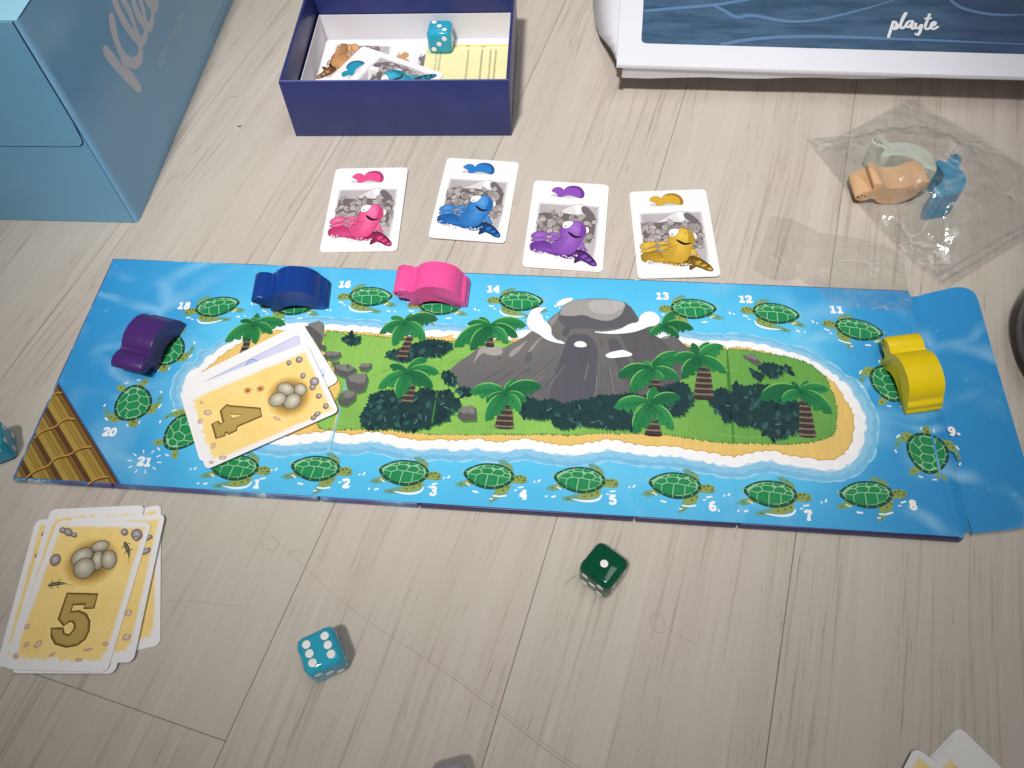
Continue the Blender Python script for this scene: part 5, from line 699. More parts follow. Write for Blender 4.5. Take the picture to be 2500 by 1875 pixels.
def lizard(A, p, sgn):
    p = smooth_open(p, 2); A.ribbon(p, 2.0, S(58, 66, 50), lambda t_: max(.06, math.sin(math.pi*min(1, t_*1.25+.12))**1.2*.9)); A.ribbon(p, 1.0, S(120, 130, 104), lambda t_: max(.03, math.sin(math.pi*min(1, t_*1.3+.1))*.8))
    for fr in (.24, .46):
        i = int(fr*(len(p)-1)); a, b = p[i], p[i+1]; dx, dy = b[0]-a[0], b[1]-a[1]; L = math.hypot(dx, dy); nx, ny = -dy/L, dx/L
        for m_ in (-1, 1): A.ribbon([a, (a[0]+nx*m_*1.2-dx/L*.3, a[1]+ny*m_*1.2-dy/L*.3), (a[0]+nx*m_*1.9+dx/L*.6, a[1]+ny*m_*1.9+dy/L*.6)], .35, S(62, 66, 52))
def crab(A, p):
    c_ = (sum(q[0] for q in p)/len(p), sum(q[1] for q in p)/len(p))
    for k in range(10):
        a = 2*math.pi*k/10+.2; A.ribbon([c_, (c_[0]+1.5*math.cos(a), c_[1]+1.5*math.sin(a)), (c_[0]+2.1*math.cos(a+.35), c_[1]+2.1*math.sin(a+.35))], .3, S(140, 64, 36))
    A.fan(ellipse(c_[0], c_[1], 1.25, .95, 30, 12), S(160, 70, 40), S(214, 120, 76))
def carved(A, p, hole=None):
    A.poly(inset(p, .34), S(74, 54, 24)); A.poly(inset(p, -.18), S(150, 122, 58)); A.poly(inset(p, -.8), S(184, 158, 90))
    if hole: A.poly(inset(hole, .1), S(84, 62, 28)); A.poly(inset(hole, -.45), S(247, 216, 137))
def card(pose, z, label, group=None, tilt=(0, 0)):
    o = empty('game_card', (pose[0]*MM, pose[1]*MM, z)); o.rotation_euler = (tilt[0], tilt[1], pose[2])
    tag(o, label, 'card', group); card_stock(o)
    return o
ZF = CT+.00001
def sand_card(pose, z, label, data=None, group=None, tilt=(0, 0), seed=0):
    c_ = card(pose, z, label, group, tilt); sheet('printed_sand_field', m_sand, c_, ZF)
    if data:
        A = Art(ZF+4e-6); nest(A, data['nest'], 11.5); A.obj('printed_nest', M_CARDINK, c_)
        A = Art(ZF+1.2e-5); carved(A, data['digit'], data.get('hole')); A.obj('printed_digit', M_CARDINK, c_)
        for e in data['eggs']:
            A = Art(ZF+1.2e-5+data['eggs'].index(e)*2.2e-5); egg(A, e); A.obj('printed_egg', M_CARDINK, c_)
        for p in data['stones']: A = Art(ZF+1.2e-5+data['stones'].index(p)*4e-6); stone(A, p); A.obj('printed_stone', M_CARDINK, c_)
        for p in data['shells']: A = Art(ZF+1.2e-5); shellbit(A, p); A.obj('printed_shell', M_CARDINK, c_)
        for p in data.get('liz', []): A = Art(ZF+1.2e-5); lizard(A, p, 1); A.obj('printed_lizard', M_CARDINK, c_)
        for p in data.get('crabs', []): A = Art(ZF+1.2e-5); crab(A, p); A.obj('printed_crab', M_CARDINK, c_)
    else:
        rg = random.Random(seed)
        for k in range(7):
            x, y = rg.choice((-1, 1))*rg.uniform(12, 17.5), rg.uniform(-27, 28)
            A = Art(ZF+4e-6+k*4e-6); (stone if y > 0 else shellbit)(A, ellipse(x, y, rg.uniform(1.2, 2.2), rg.uniform(1, 1.6), rg.uniform(0, 90), 12))
            A.obj('printed_stone' if y > 0 else 'printed_shell', M_CARDINK, c_)
    return c_

# ---- the four turtle player cards (and two in the box)
def hero_card(pose, z, label, main, dark, light, group, seed=1, tilt=(0, 0)):
    H = ART2['hero']; c_ = card(pose, z, label, group, tilt); rg = random.Random(seed)
    sheet('printed_scene', m_hero, c_, ZF)
    A = Art(ZF+3e-6)
    A.poly(H['icon_shadow'], S(206, 202, 206)); A.poly(inset(smooth_closed(H['icon'], 1), .18), mixc(dark, S(20, 10, 20), .6)); A.poly(smooth_closed(H['icon'], 1), main); A.poly(smooth_closed(H['icon_side'], 1), mixc(main, dark, .65))
    A.obj('printed_pawn_icon', M_CARDINK, c_)
    A = Art(ZF+3e-6)
    A.poly(inset(smooth_closed(H['mount'], 1), .25), S(150, 144, 148)); A.poly(smooth_closed(H['mount'], 1), S(222, 219, 221)); A.poly(smooth_closed(H['mount_light'], 1), S(246, 245, 246)); A.poly(inset(smooth_closed(H['mount_dark'], 1), .5), S(112, 106, 110))
    A.obj('printed_mountain', M_CARDINK, c_)
    A = Art(ZF+1.0e-5, 2.5e-7)
    A.poly([(-16.6, 7.0), (-13, 8.2), (-8, 7.6), (-2, 8.4), (5, 7.4), (11, 7.8), (16.2, 6.4), (15.8, -6), (14, -13), (5, -10), (-16.8, -9)], S(112, 104, 104))
    x0, x1, y1 = -17.0, 16.6, 5.6
    for row in range(8):
        for k in range(7):
            x = x0+(k+.5*(row % 2)+rg.uniform(.1, .7))*5.0; y = y1-row*2.4+rg.uniform(-.8, .8)
            if x > x1-1.2: continue
            for j in range(2):
                an = math.radians(rg.uniform(190, 350) if rg.random() < .75 else rg.uniform(0, 180)); L = rg.uniform(3.6, 6.0); W = L*.34; ca, sa = math.cos(an), math.sin(an)
                lf = [(x+ca*L*t_-sa*W*s_, y+sa*L*t_+ca*W*s_) for t_, s_ in ((0, 0), (.3, .8), (.65, .75), (1, 0), (.65, -.75), (.3, -.8))]
                lf = [(max(-17.2, min(16.8, a_)), b_) for a_, b_ in lf]
                g = rg.uniform(0, 1); A.poly(inset(lf, .16), S(92, 84, 84)); A.poly(lf, mixc(S(150, 141, 139), S(196, 188, 187), g))
                A.ribbon([lf[0], ((lf[0][0]+lf[3][0])/2, (lf[0][1]+lf[3][1])/2), lf[3]], .16, S(84, 76, 78))
                A.ribbon([lf[0], lf[1], lf[2]], .22, S(96, 88, 90))
    A.obj('printed_foliage', M_CARDINK, c_)
    A = Art(A.z+5e-6, 6e-7)
    ol = mixc(dark, S(16, 8, 14), .78)
    def blob(k, cl, cc=None, o_=.16, it=1):
        p = smooth_closed(H[k], it); A.poly(inset(p, o_), ol)
        if cc: A.fan(p, cl, cc)
        else: A.poly(p, cl)
    blob('eye2', S(236, 234, 236)); blob('tail', mixc(dark, S(30, 22, 26), .55), mixc(main, dark, .7)); blob('shell', mixc(main, dark, .7), main)
    for k in range(26):      # ribbed edge of the shell and splashes
        t_ = k/25; x = -17.2+t_*24; y = -19.6-2.2*math.sin(t_*3.0)-t_*2.2
        A.poly(ellipse(x+rg.uniform(-.4, .4), y-rg.uniform(0, 2.6), rg.uniform(.3, .9), rg.uniform(.25, .6), rg.uniform(0, 90), 7), rg.choice((S(240, 238, 240), S(232, 230, 234), mixc(main, S(240, 240, 240), .5))))
    for k in range(7): A.ribbon([(-16+k*1.9, -14.6-.2*k), (-15.4+k*1.9, -16.6-.2*k), (-15.9+k*1.9, -18.4-.25*k)], .35, mixc(dark, main, .3))
    for k in ('fl1', 'fl2', 'fl3', 'fl4'): blob(k, mixc(main, dark, .15), mixc(main, light, .55))
    for k in ('lobe1', 'lobe2'): blob(k, main, mixc(main, light, .4))
    blob('body', mixc(main, dark, .25), mixc(main, light, .35))
    for k in range(8):       # wrinkles round the neck
        y = -9.6-k*1.15; cx = -1.4-k*.62; w_ = 4.4+.25*k
        A.ribbon(smooth_open([(cx-w_, y+1.2-.2*k), (cx-w_*.5, y-.6), (cx+w_*.2, y-1.0), (cx+w_*.8, y+.4)], 2), .30, mixc(dark, main, .25), lambda t_: .3+.7*math.sin(math.pi*t_))
    A.fan(smooth_closed(H['face_light'], 1), mixc(main, light, .2), mixc(main, light, .65)); A.poly(smooth_closed(H['beak'], 1), mixc(main, dark, .45))
    for _ in range(14): A.poly(ellipse(rg.uniform(-3, 5), rg.uniform(-8, -2), .25, .2, 0, 6), mixc(main, dark, .35)) if False else None
    blob('mouth', S(40, 20, 28), None, .1); blob('eye', S(242, 240, 242))
    e = H['eye']; ex_, ey_ = e[0][0]+1.9, e[0][1]-.4; A.poly(ellipse(ex_, ey_, .55, .5, 0, 10), S(20, 16, 18))
    A.poly(ellipse(H['beak'][0][0]-1.4, H['beak'][0][1]-1.8, .3, .45, 20, 8), ol)
    for k in ('st1', 'st2', 'st3'): A.poly(H[k], mixc(main, dark, .2))
    A.obj('printed_turtle', M_CARDINK, c_)
    return c_
G = 'turtle player cards laid in a row'
hero_card((-77.57, 347.68, -.09), .0008, 'white card with pink cartoon turtle, leftmost of the four turtle cards', S(232, 84, 142), S(150, 30, 84), S(255, 150, 190), G, 1, (.013, -.010))
hero_card((-13.55, 349.02, -.185), .0008, 'white card with bright blue cartoon turtle, on the floor in front of navy box', S(48, 126, 200), S(18, 62, 128), S(110, 178, 236), G, 2, (-.012, .012))
hero_card((37.56, 323.46, -.179), .0008, 'white card with purple cartoon turtle, between blue and yellow turtle cards', S(142, 84, 186), S(78, 36, 120), S(184, 136, 220), G, 3, (.012, .010))
hero_card((95.70, 311.67, -.067), .0008, 'white card with yellow cartoon turtle, rightmost of the four turtle cards', S(214, 172, 58), S(120, 86, 22), S(240, 208, 100), G, 4, (-.010, -.014))

# ---- cards on the board
m_blueband = soft_field('blue_back_print', 10.5, 27.5, -4.5, 0, .5, S(206, 208, 232), S(190, 194, 224))
def blue_card(pose, z, label, k, tilt=(0, 0)):
    c_ = card(pose, z, label, None, tilt); A = Art(ZF+1e-6)
    band = [(-15.5, 27), (-14.6, 27.6), (-6, 25), (-4, -25), (-14, -27.5), (-15.6, -27)]
    A.poly(inset(band, .3), S(150, 158, 206)); A.poly(band, None, lambda x, y: mixc(S(196, 200, 230), S(212, 212, 236), (y+28)/56)); A.obj('printed_wave_band', M_CARDINK, c_)
    A = Art(ZF+8e-6); d_ = smooth_closed([(-15.2, 1.5), (-13.2, 3.6), (-10, 3.4), (-7, 6.2), (-5, 5.2), (-6.5, 2.0), (-9, -.4), (-8, -3.4), (-5, -6), (-8, -6.4), (-12, -3.6), (-14.6, -.6)], 1)
    A.poly(inset(d_, .35), S(104, 128, 196)); A.poly(d_, S(168, 188, 230)); A.poly(ellipse(-9.6, -2, 1.6, .9, 50), S(214, 222, 244)); A.obj('printed_dolphin', M_CARDINK, c_)
    A = Art(ZF+8e-6)
    A.poly(ellipse(12.5, 26, 3.4, 3.0, 0), S(86, 112, 190)); A.poly(ellipse(12.5, 26.1, 2.9, 2.5, 0), S(150, 184, 234)); A.poly(ellipse(12.0, 28.4, 2.0, 1.4, 0), S(206, 222, 246)); A.poly(ellipse(14.4, 23.6, 1.6, 1.2, 30), S(70, 98, 176)); A.obj('printed_egg_badge', M_CARDINK, c_)
    return c_
blue_card((-124.8, 228.4, -1.065), BT+.0010, 'white card with pale blue dolphin band, lowest of the three on the board', 1, (.004, 0))
blue_card((-125.6, 217.5, -1.189), BT+.0016, 'white card with pale blue band, sandwiched under the number 4 card', 2)
sand_card((-123.2, 213.9, -1.159), BT+.0021, 'sandy yellow card with number 4 and four eggs lying on the board', ART2['four'])

# ---- discard pile at the lower left
G = 'pile of sandy number cards beside the board'
sand_card((-182.2, 131.6, .165), .0003, 'sandy card fanned furthest right at the bottom of the left pile', None, G, seed=3)
sand_card((-200.7, 131.2, .003), .0007, 'sandy card sticking out furthest left under the number 5 card', None, G, seed=5)
sand_card((-196.0, 135.2, -.03), .0011, 'sandy card upside down, showing its ragged top edge behind the number 5 card', None, G, seed=7).rotation_euler = (0, 0, math.pi-.03)
sand_card((-191.0, 126.4, -.075), .0015, 'sandy card almost hidden beneath the number 5 card, only its lower corner showing', None, G, seed=8)
sand_card((-185.4, 129.6, -.033), .0019, 'sandy card with brown pebble directly to the right of the number 5 card', None, G, seed=9)
sand_card((-192.9, 127.4, -.102), .0024, 'sandy yellow card with number 5 and five eggs on top of the left pile', ART2['five'], G)
# ---- pile in the lower right corner
G = 'pile of sandy number cards in the lower right corner'
def corner_pose(apex, ang):
    """card whose top-left corner (before rounding) sits at apex, top edge running along ang"""
    a = math.radians(ang); ex, ey = (math.cos(a), math.sin(a)), (-math.sin(a), math.cos(a))
    return (apex[0]+ex[0]*CW/2-ey[0]*CH/2, apex[1]+ex[1]*CW/2-ey[1]*CH/2, a)
for k, (ax, ay, an, lb) in enumerate(((161.6, 49.0, -56, 'rearmost, lowest pale card corner of the lower right pile'), (160.0, 47.0, -57, 'second lowest white card corner of the lower right pile'), (158.5, 45.4, -57.5, 'middle white card corner of the lower right pile'), (156.6, 43.3, -58, 'white card corner third from the back, fourth layer of the lower right pile'), (154.6, 41.0, -58.5, 'white card just behind the front card of the lower right pile'))):
    sand_card(corner_pose((ax, ay), an), .0002+k*.0004, lb, None, G, seed=20+k)
sand_card(corner_pose((141.6, 42.6), -43), .0023, 'front sandy card of the lower right pile, its corner overlapping the others', None, G, seed=31)

# ================================================================ wooden turtle pawns
PROF = [(0.2, 12.6), (.9, 15.4), (2.8, 17.3), (5.4, 17.6), (7.6, 16.8), (9.4, 15.6), (10.7, 14.9), (11.4, 15.6), (12.6, 18.0), (15.0, 20.3), (18.4, 21.7), (22.4, 21.9), (26.4, 21.1), (30.0, 19.0), (32.8, 15.8), (34.5, 12.0), (35.1, 8.6), (36.2, 8.3), (37.3, 7.2), (37.6, 5.6), (37.2, 4.4), (38.2, 3.2), (38.6, 1.4), (37.6, .15), (34.6, .0), (32.2, .4), (30.2, 2.0), (27.6, 4.4), (24.2, 6.0), (20.8, 6.3), (17.4, 5.6), (14.4, 3.6), (12.6, 1.2), (11.2, .1), (9.0, .1), (8.0, 1.4), (8.2, 3.4), (9.2, 5.6), (9.0, 7.6), (7.4, 8.4), (4.6, 8.6), (2.0, 9.6)]
PD = 17.0
PROF = [(x, z*.745) for x, z in PROF]; pm = smooth_closed(PROF, 1)
def pawn_body_mesh():
    bm = prism_bm([(x*MM, z*MM) for x, z in pm], -PD/2*MM, PD/2*MM, .0005, 2)
    for v in bm.verts: v.co = Vector((v.co.x, -v.co.z, v.co.y))      # stand upright: y is the extrusion, z up
    bmesh.ops.recalc_face_normals(bm, faces=bm.faces[:])
    me = bpy.data.meshes.new('body'); bm.to_mesh(me); bm.free()
    me.polygons.foreach_set('use_smooth', [True]*len(me.polygons)); me.set_sharp_from_angle(angle=math.radians(38))
    return me
pawn_me = pawn_body_mesh()
def paint(name, col, col2, rough=.34, grain=.25):
    m = mat(name, col, rough, .5); t = NT(m); o = t.obj()
    n = t.noise(t.mapping(o, (1, .12, 1)), 620, 4, .65).outputs['Fac']; n2 = t.noise(o, 90, 3).outputs['Fac']
    t.color(t.mix(t.math('MULTIPLY', t.ramp(n, .42, .7), grain*1.6), t.mix(n2, col, mixc(col, col2, .5)), col2)); t.bump(n, .16, .00025)
    t.l.new(t.math('MULTIPLY_ADD', n2, .2, rough-.08), t.bsdf.inputs['Roughness'])
    return m
m_eye = mat('black_face_print', S(22, 20, 22), .5, .3)
def eye_mesh():
    A = Art(0)
    for e in ((2.3, 10.0, .95, .62, -35), (4.3, 10.7, .62, .36, -50), (3.9, 8.8, .42, .72, 20), (5.6, 9.4, .7, .42, 12)): A.poly(ellipse(*e, 10), (0, 0, 0, 1))
    me = bpy.data.meshes.new('face_mark')
    n_ = len(A.v); me.from_pydata([(x, -PD/2*MM-z-.00003, y) for x, y, z in A.v]+[(x, PD/2*MM+z+.00003, y) for x, y, z in A.v], [], A.f+[tuple(i+n_ for i in f_[::-1]) for f_ in A.f]); me.materials.append(m_eye)
    return me
eye_me = eye_mesh()
def pawn(name_label, material, foot, yaw, z, rot=None, loc=None, group=None, faint=False):
    """foot: world mm of the front face's fore foot"""
    if loc is None:
        ca, sa = math.cos(yaw), math.sin(yaw); lx, ly = 8.4, -PD/2
        loc = ((foot[0]-(lx*ca-ly*sa))*MM, (foot[1]-(lx*sa+ly*ca))*MM, z)
    r_ = empty('turtle_pawn', loc); r_.rotation_euler = rot or (0, 0, yaw)
    tag(r_, name_label, 'pawn', group)
    b = bpy.data.objects.new('body', pawn_me.copy()); link(b, r_); b.data.materials.append(material)
    link(bpy.data.objects.new('face_mark', eye_me), r_)
    return r_
ZB = BT+.00002; GP = 'wooden turtle pawns standing on the board'
pawn('glossy pink wooden turtle pawn standing at the top edge of the board', paint('pink_paint', S(242, 92, 164), S(226, 70, 146)), (-50.1, 270.4), math.atan2(-3.9, 28.6), ZB, group=GP)
pawn('royal blue wooden turtle pawn standing near number 16 on the board', paint('blue_paint', S(14, 62, 146), S(10, 48, 120)), (-123.6, 272.9), math.atan2(-.8, 26), ZB, group=GP)
pawn('dark purple wooden turtle pawn at the left end of the board', paint('purple_paint', S(76, 40, 114), S(58, 28, 92)), (-178.5, 240.1), math.atan2(25, 9.3), ZB, group=GP)
pawn('yellow wooden turtle pawn at the right end of the board', paint('yellow_paint', S(234, 206, 10), S(214, 184, 4)), (180.5, 213.4), math.atan2(-25.6, 1.8), ZB, group=GP)
# three spare pawns in the plastic bag
GB = 'spare turtle pawns inside the clear bag'
m_wood = mat('natural_beech', S(214, 170, 124), .55, .3); t = NT(m_wood); o = t.obj()
n = t.noise(t.mapping(o, (3, .25, 3)), 260, 4, .6).outputs['Fac']; t.color(t.mix(n, S(230, 192, 150), S(204, 158, 114))); t.bump(n, .1, .0002)
pawn('pale grey green wooden turtle pawn lying on its side in the clear bag', paint('pale_paint', S(200, 208, 196), S(184, 194, 182)), None, 0, 0, rot=(math.radians(-90), 0, math.radians(-32)), loc=(.2090, .3475, PD/2*MM+.0006), group=GB)
pawn('unpainted beech wood turtle pawn lying upside down in the clear bag', m_wood, None, 0, 0, rot=(math.radians(180), 0, math.radians(-3)), loc=(.1985, .3310, .0169), group=GB)
pawn('sky blue wooden turtle pawn lying on its side in the clear bag', paint('sky_paint', S(54, 150, 190), S(40, 130, 172)), None, 0, 0, rot=(math.radians(-90), 0, math.radians(-113)), loc=(.2480, .3440, PD/2*MM+.0006), group=GB)

# ================================================================ dice
def die_mesh(s_, r_):
    bm = box_bm(-s_/2*MM, s_/2*MM, -s_/2*MM, s_/2*MM, 0, s_*MM)
    bmesh.ops.bevel(bm, geom=bm.edges[:], offset=r_*MM, segments=5, profile=.5, affect='EDGES')
    me = bpy.data.meshes.new('body'); bm.to_mesh(me); bm.free()
    me.polygons.foreach_set('use_smooth', [True]*len(me.polygons))
    return me
DS = 16.0; die_me = die_mesh(DS, 3.0)
bmp = bmesh.new()
vs = [bmp.verts.new((.00168*math.cos(2*math.pi*k/20), .00168*math.sin(2*math.pi*k/20), 0)) for k in range(20)]
v2_ = [bmp.verts.new((.00120*math.cos(2*math.pi*k/20), .00120*math.sin(2*math.pi*k/20), .00008)) for k in range(20)]
for k in range(20): bmp.faces.new((vs[k], vs[(k+1) % 20], v2_[(k+1) % 20], v2_[k]))
bmp.faces.new(v2_); pip_me = bpy.data.meshes.new('pip'); bmp.to_mesh(pip_me); bmp.free()
m_pip = mat('white_pip_paint', S(240, 240, 238), .35, .5); pip_me.materials.append(m_pip)
PIPS = {1: [(0, 0)], 2: [(-1, -1), (1, 1)], 3: [(-1, -1), (0, 0), (1, 1)], 4: [(-1, -1), (-1, 1), (1, -1), (1, 1)], 5: [(-1, -1), (-1, 1), (0, 0), (1, -1), (1, 1)], 6: [(-1, -1), (-1, 0), (-1, 1), (1, -1), (1, 0), (1, 1)], '3b': [(-1, 1), (0, 0), (1, -1)]}
def die(label, loc, yaw, material, faces, group=None, size=1.0, name='die'):
    r_ = empty(name, loc, yaw); tag(r_, label, 'die', group)
    b = bpy.data.objects.new('body', die_me.copy()); link(b, r_); b.data.materials.append(material)
    h = DS/2*MM
    FM = {'top': Matrix.Translation((0, 0, DS*MM)), 'front': Matrix.Translation((0, -h, h)) @ Matrix.Rotation(math.radians(90), 4, 'X'), 'right': Matrix.Translation((h, 0, h)) @ Matrix.Rotation(math.radians(90), 4, 'Z') @ Matrix.Rotation(math.radians(90), 4, 'X'), 'left': Matrix.Translation((-h, 0, h)) @ Matrix.Rotation(math.radians(-90), 4, 'Z') @ Matrix.Rotation(math.radians(90), 4, 'X'), 'back': Matrix.Translation((0, h, h)) @ Matrix.Rotation(math.radians(180), 4, 'Z') @ Matrix.Rotation(math.radians(90), 4, 'X')}
    for fc, n_ in faces.items():
        for x, y in PIPS[n_]:
            p = bpy.data.objects.new('pip', pip_me); link(p, r_)
            p.matrix_local = FM[fc] @ Matrix.Translation((x*3.85*MM, y*3.95*MM, .00002))
    return r_
def resin(name, col, deep):
    m = mat(name, col, .07, .5); t = NT(m); o = t.obj()
    b = t.bsdf; b.inputs['Transmission Weight'].default_value = .36; b.inputs['IOR'].default_value = 1.42
    b.inputs['Subsurface Weight'].default_value = .70; b.inputs['Subsurface Radius'].default_value = (.25, 1.0, 1.0); b.inputs['Subsurface Scale'].default_value = .006
    t.color(t.mix(t.noise(o, 70, 2).outputs['Fac'], col, deep))
    return m
m_teal = resin('teal_resin', S(76, 210, 238), S(46, 186, 222)); m_grn = resin('green_resin', S(12, 112, 78), S(4, 88, 62))
die('translucent teal die showing six, in front of the board on the floor', (-.0841, .0917, .00002), math.radians(22.2), m_teal, {'top': 6, 'front': '3b', 'right': 2, 'left': 5, 'back': 4})
die('dark green die showing one on the floor below the board', (.0326, .1182, .00002), math.radians(47), m_grn, {'top': 1, 'left': 5, 'front': 4, 'right': 2, 'back': 3}).rotation_euler = (0, 0, math.radians(47))
die('translucent teal die cut off by the left edge of the photo', (-.2500, .2025, .00002), math.radians(20), m_teal, {'top': 6, 'front': 3, 'right': 4, 'left': 5})
die('translucent teal die standing inside the open navy box', (-.0305, .4915, .0028), math.radians(-8), m_teal, {'top': '3b', 'front': 3, 'right': 5, 'left': 2})
m_lil = resin('pale_lilac_resin', S(196, 192, 206), S(176, 172, 190))
gp = die('pale lilac grey piece just poking in at the bottom edge', (-.0345, .0388, .00002), math.radians(10), m_lil, {}, name='game_piece'); gp['category'] = 'game piece'

# ================================================================ open navy game box
BX = Vector((-.1237, .4157, 0)); BRZ = -.104; BW, BD, BH = .1354, .0985, .0402
nb = empty('open_box', BX, BRZ); tag(nb, 'open navy blue cardboard box with white insert holding cards and a die', 'box')
m_bn = mat('navy_box_paper', S(44, 46, 104), .34, .45); t = NT(m_bn); o = t.obj()
t.color(t.mix(t.noise(o, 60, 3).outputs['Fac'], S(40, 48, 108), S(54, 62, 124))); t.bump(t.noise(o, 1400, 2).outputs['Fac'], .05, .0001)
m_rim = mat('worn_box_rim', S(104, 108, 166), .5, .4)
TW = .0018
for nm, a in (('wall', (0, BW, 0, TW)), ('wall', (0, BW, BD-TW, BD)), ('wall', (0, TW, TW, BD-TW)), ('wall', (BW-TW, BW, TW, BD-TW))):
    w_ = bmobj(nm, box_bm(*a, .0002, BH, .0004, 2), m_bn, nb, smooth=40)
    if a[3]-a[2] < .01: bmobj('rim', box_bm(a[0]+.0004, a[1]-.0004, a[2]+.0004, a[3]-.0004, BH+.00001, BH+.00012), m_rim, w_)
bmobj('base', box_bm(TW, BW-TW, TW, BD-TW, .0002, .0012), m_bn, nb)
m_ins = mat('white_insert_card', S(228, 226, 232), .55, .3)
i0, i1, j0, j1, ih = TW+.0012, BW-TW-.0008, TW+.0004, BD-TW-.0008, .0205
bmobj('insert_floor', box_bm(i0, i1, j0, j1, .0013, .0019), m_ins, nb)
for a in ((i0, i1, j1-.0006, j1), (i0, i0+.0006, j0, j1-.0006), (i1-.0006, i1, j0, j1-.0006), (i0, i1, j0, j0+.0006)): bmobj('insert_wall', box_bm(*a, .0019, ih), m_ins, nb)
# folded leaflet
m_leaf = mat('cream_paper', S(238, 232, 178), .7, .2); t = NT(m_leaf); o = t.obj(); t.color(t.mix(t.noise(o, 80, 3).outputs['Fac'], S(240, 235, 186), S(230, 224, 166)))
lf = empty('rule_leaflet', BX, BRZ); tag(lf, 'cream yellow folded rule leaflet with small grey print inside navy box', 'leaflet')
bmobj('paper', box_bm(.0745, .1312, .0060, .0880, .0021, .0027), m_leaf, lf)
A = Art(.00272); rg = random.Random(5)
A.poly([(75, 87.6), (131, 87.6), (131, 86.2), (75, 86.2)], S(246, 214, 120)); A.poly([(129.6, 87), (131, 87), (131, 8), (129.6, 8)], S(246, 220, 140))
for x in (82, 84.6, 103.2, 118.2, 121.6, 112.4):
    y = 82.0
    while y > 10:
        L = rg.uniform(.5, 1.1)
        A.ribbon([(x+rg.uniform(-.5, .5), y), (x+rg.uniform(-.5, .5), y-L)], .9, S(186, 182, 150)); A.ribbon([(x-.8, y-L*.5), (x+.8, y-L*.5)], .25, S(176, 172, 142)); y -= L+rg.uniform(.35, .8)
for x, y in ((92, 86), (101, 86.2), (111, 85.5)): A.ribbon([(x, y), (x+1.6, y-.6), (x+3.4, y-.4)], .4, S(110, 106, 90))
A.obj('printed_text', M_CARDINK, lf)
GB2 = 'spare cards inside the navy box'
hero_card((-67.5, 479.0, -1.70), .0021, 'white card at the bottom inside the navy box, only its inner edge showing', S(120, 116, 120), S(50, 46, 50), S(190, 186, 190), GB2, 6)
hero_card((-82.3, 481.8, -1.709), .0026, 'white card with brown turtle lying sideways inside the navy box', S(206, 150, 96), S(104, 62, 32), S(236, 190, 140), GB2, 7)
hero_card((-68.6, 461.9, .994), .0032, 'white card with teal turtle leaning askew on top inside the navy box', S(30, 150, 180), S(10, 76, 100), S(96, 196, 216), GB2, 8)

# ================================================================ tissue box
KP = (-.21058, .35019, 0); KRZ = math.radians(82.6)          # local x runs back along the printed side, local y to the left
kb = empty('tissue_box', KP, KRZ); tag(kb, 'large glossy light blue tissue carton with white script lettering on its side', 'tissue box')
KL, KW, KH = .240, .220, .1289
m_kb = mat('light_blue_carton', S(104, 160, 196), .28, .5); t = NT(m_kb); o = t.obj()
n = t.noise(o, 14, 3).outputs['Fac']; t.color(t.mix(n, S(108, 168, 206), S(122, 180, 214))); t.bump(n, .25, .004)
m_ks = mat('lightened_carton_side', S(120, 160, 190), .20, .5); t = NT(m_ks); o = t.obj()  # front's blue, lightened in the colour to make up for weak light
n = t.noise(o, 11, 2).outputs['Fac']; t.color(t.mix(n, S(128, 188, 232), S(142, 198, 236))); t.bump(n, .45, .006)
m_kt = mat('lit_blue_carton_top', S(150, 206, 230), .35, .5)  # same carton blue, with the overhead light put into a paler colour
m_kd = mat('carton_seam', S(52, 64, 78), .8, .2)
bmobj('carton', box_bm(.0008, KL-.001, .0006, KW-.001, .0003, KH-.0006, .0012, 2), m_kd, kb, smooth=40)
# printed side (faces +x of the world), thin board with softly rounded vertical fold
bm = bmesh.new()
prof = [(.0042, .0000), (.0022, .0002), (.0010, .0007), (.0004, .0013), (.0002, .0020)]   # plan view of the fold: (x back, y left)
outer = [(KL, 0.0)]+prof
rows = [[bm.verts.new((x, y, z)) for x, y in outer] for z in (.0002, KH)]
for k in range(len(outer)-1): bm.faces.new((rows[0][k], rows[0][k+1], rows[1][k+1], rows[1][k]))
bmesh.ops.recalc_face_normals(bm, faces=bm.faces[:])
side = bmobj('printed_side', bm, m_ks, kb, smooth=60)
for f_ in side.data.polygons: f_.use_smooth = True
def front_plate(pts, name, proud, m=m_kb):
    """pts in (left, up) mm on the end of the carton"""
    if area2(pts) > 0: pts = pts[::-1]
    bm = bmesh.new()
    a = [bm.verts.new((.0006, x*MM, z*MM)) for x, z in pts]; b = [bm.verts.new((.0002-proud, x*MM, z*MM)) for x, z in pts]
    bm.faces.new(b); n_ = len(pts)
    for i in range(n_): bm.faces.new((a[i], a[(i+1) % n_], b[(i+1) % n_], b[i]))
    bmesh.ops.recalc_face_normals(bm, faces=bm.faces[:])
    return bmobj(name, bm, m, kb)
front_plate([(2.7, 128.7), (218, 128.7), (218, 54.6), (60, 56.6), (11, 57.2), (6.6, 57.6), (4.4, 59.4), (3.6, 62), (3.2, 67), (2.7, 72)], 'front_flap', .0005)
front_plate([(2.4, 71), (2.5, 66), (3.2, 61), (4.0, 58.6), (6.2, 57.0), (11, 56.5), (60, 55.9), (218, 53.9), (218, .3), (2.3, .3)], 'lower_flap', .0001)
bmobj('top_panel', box_bm(.0012, KL-.0014, .0010, KW-.0014, KH-.0005, KH, .0002, 1), m_kt, kb)
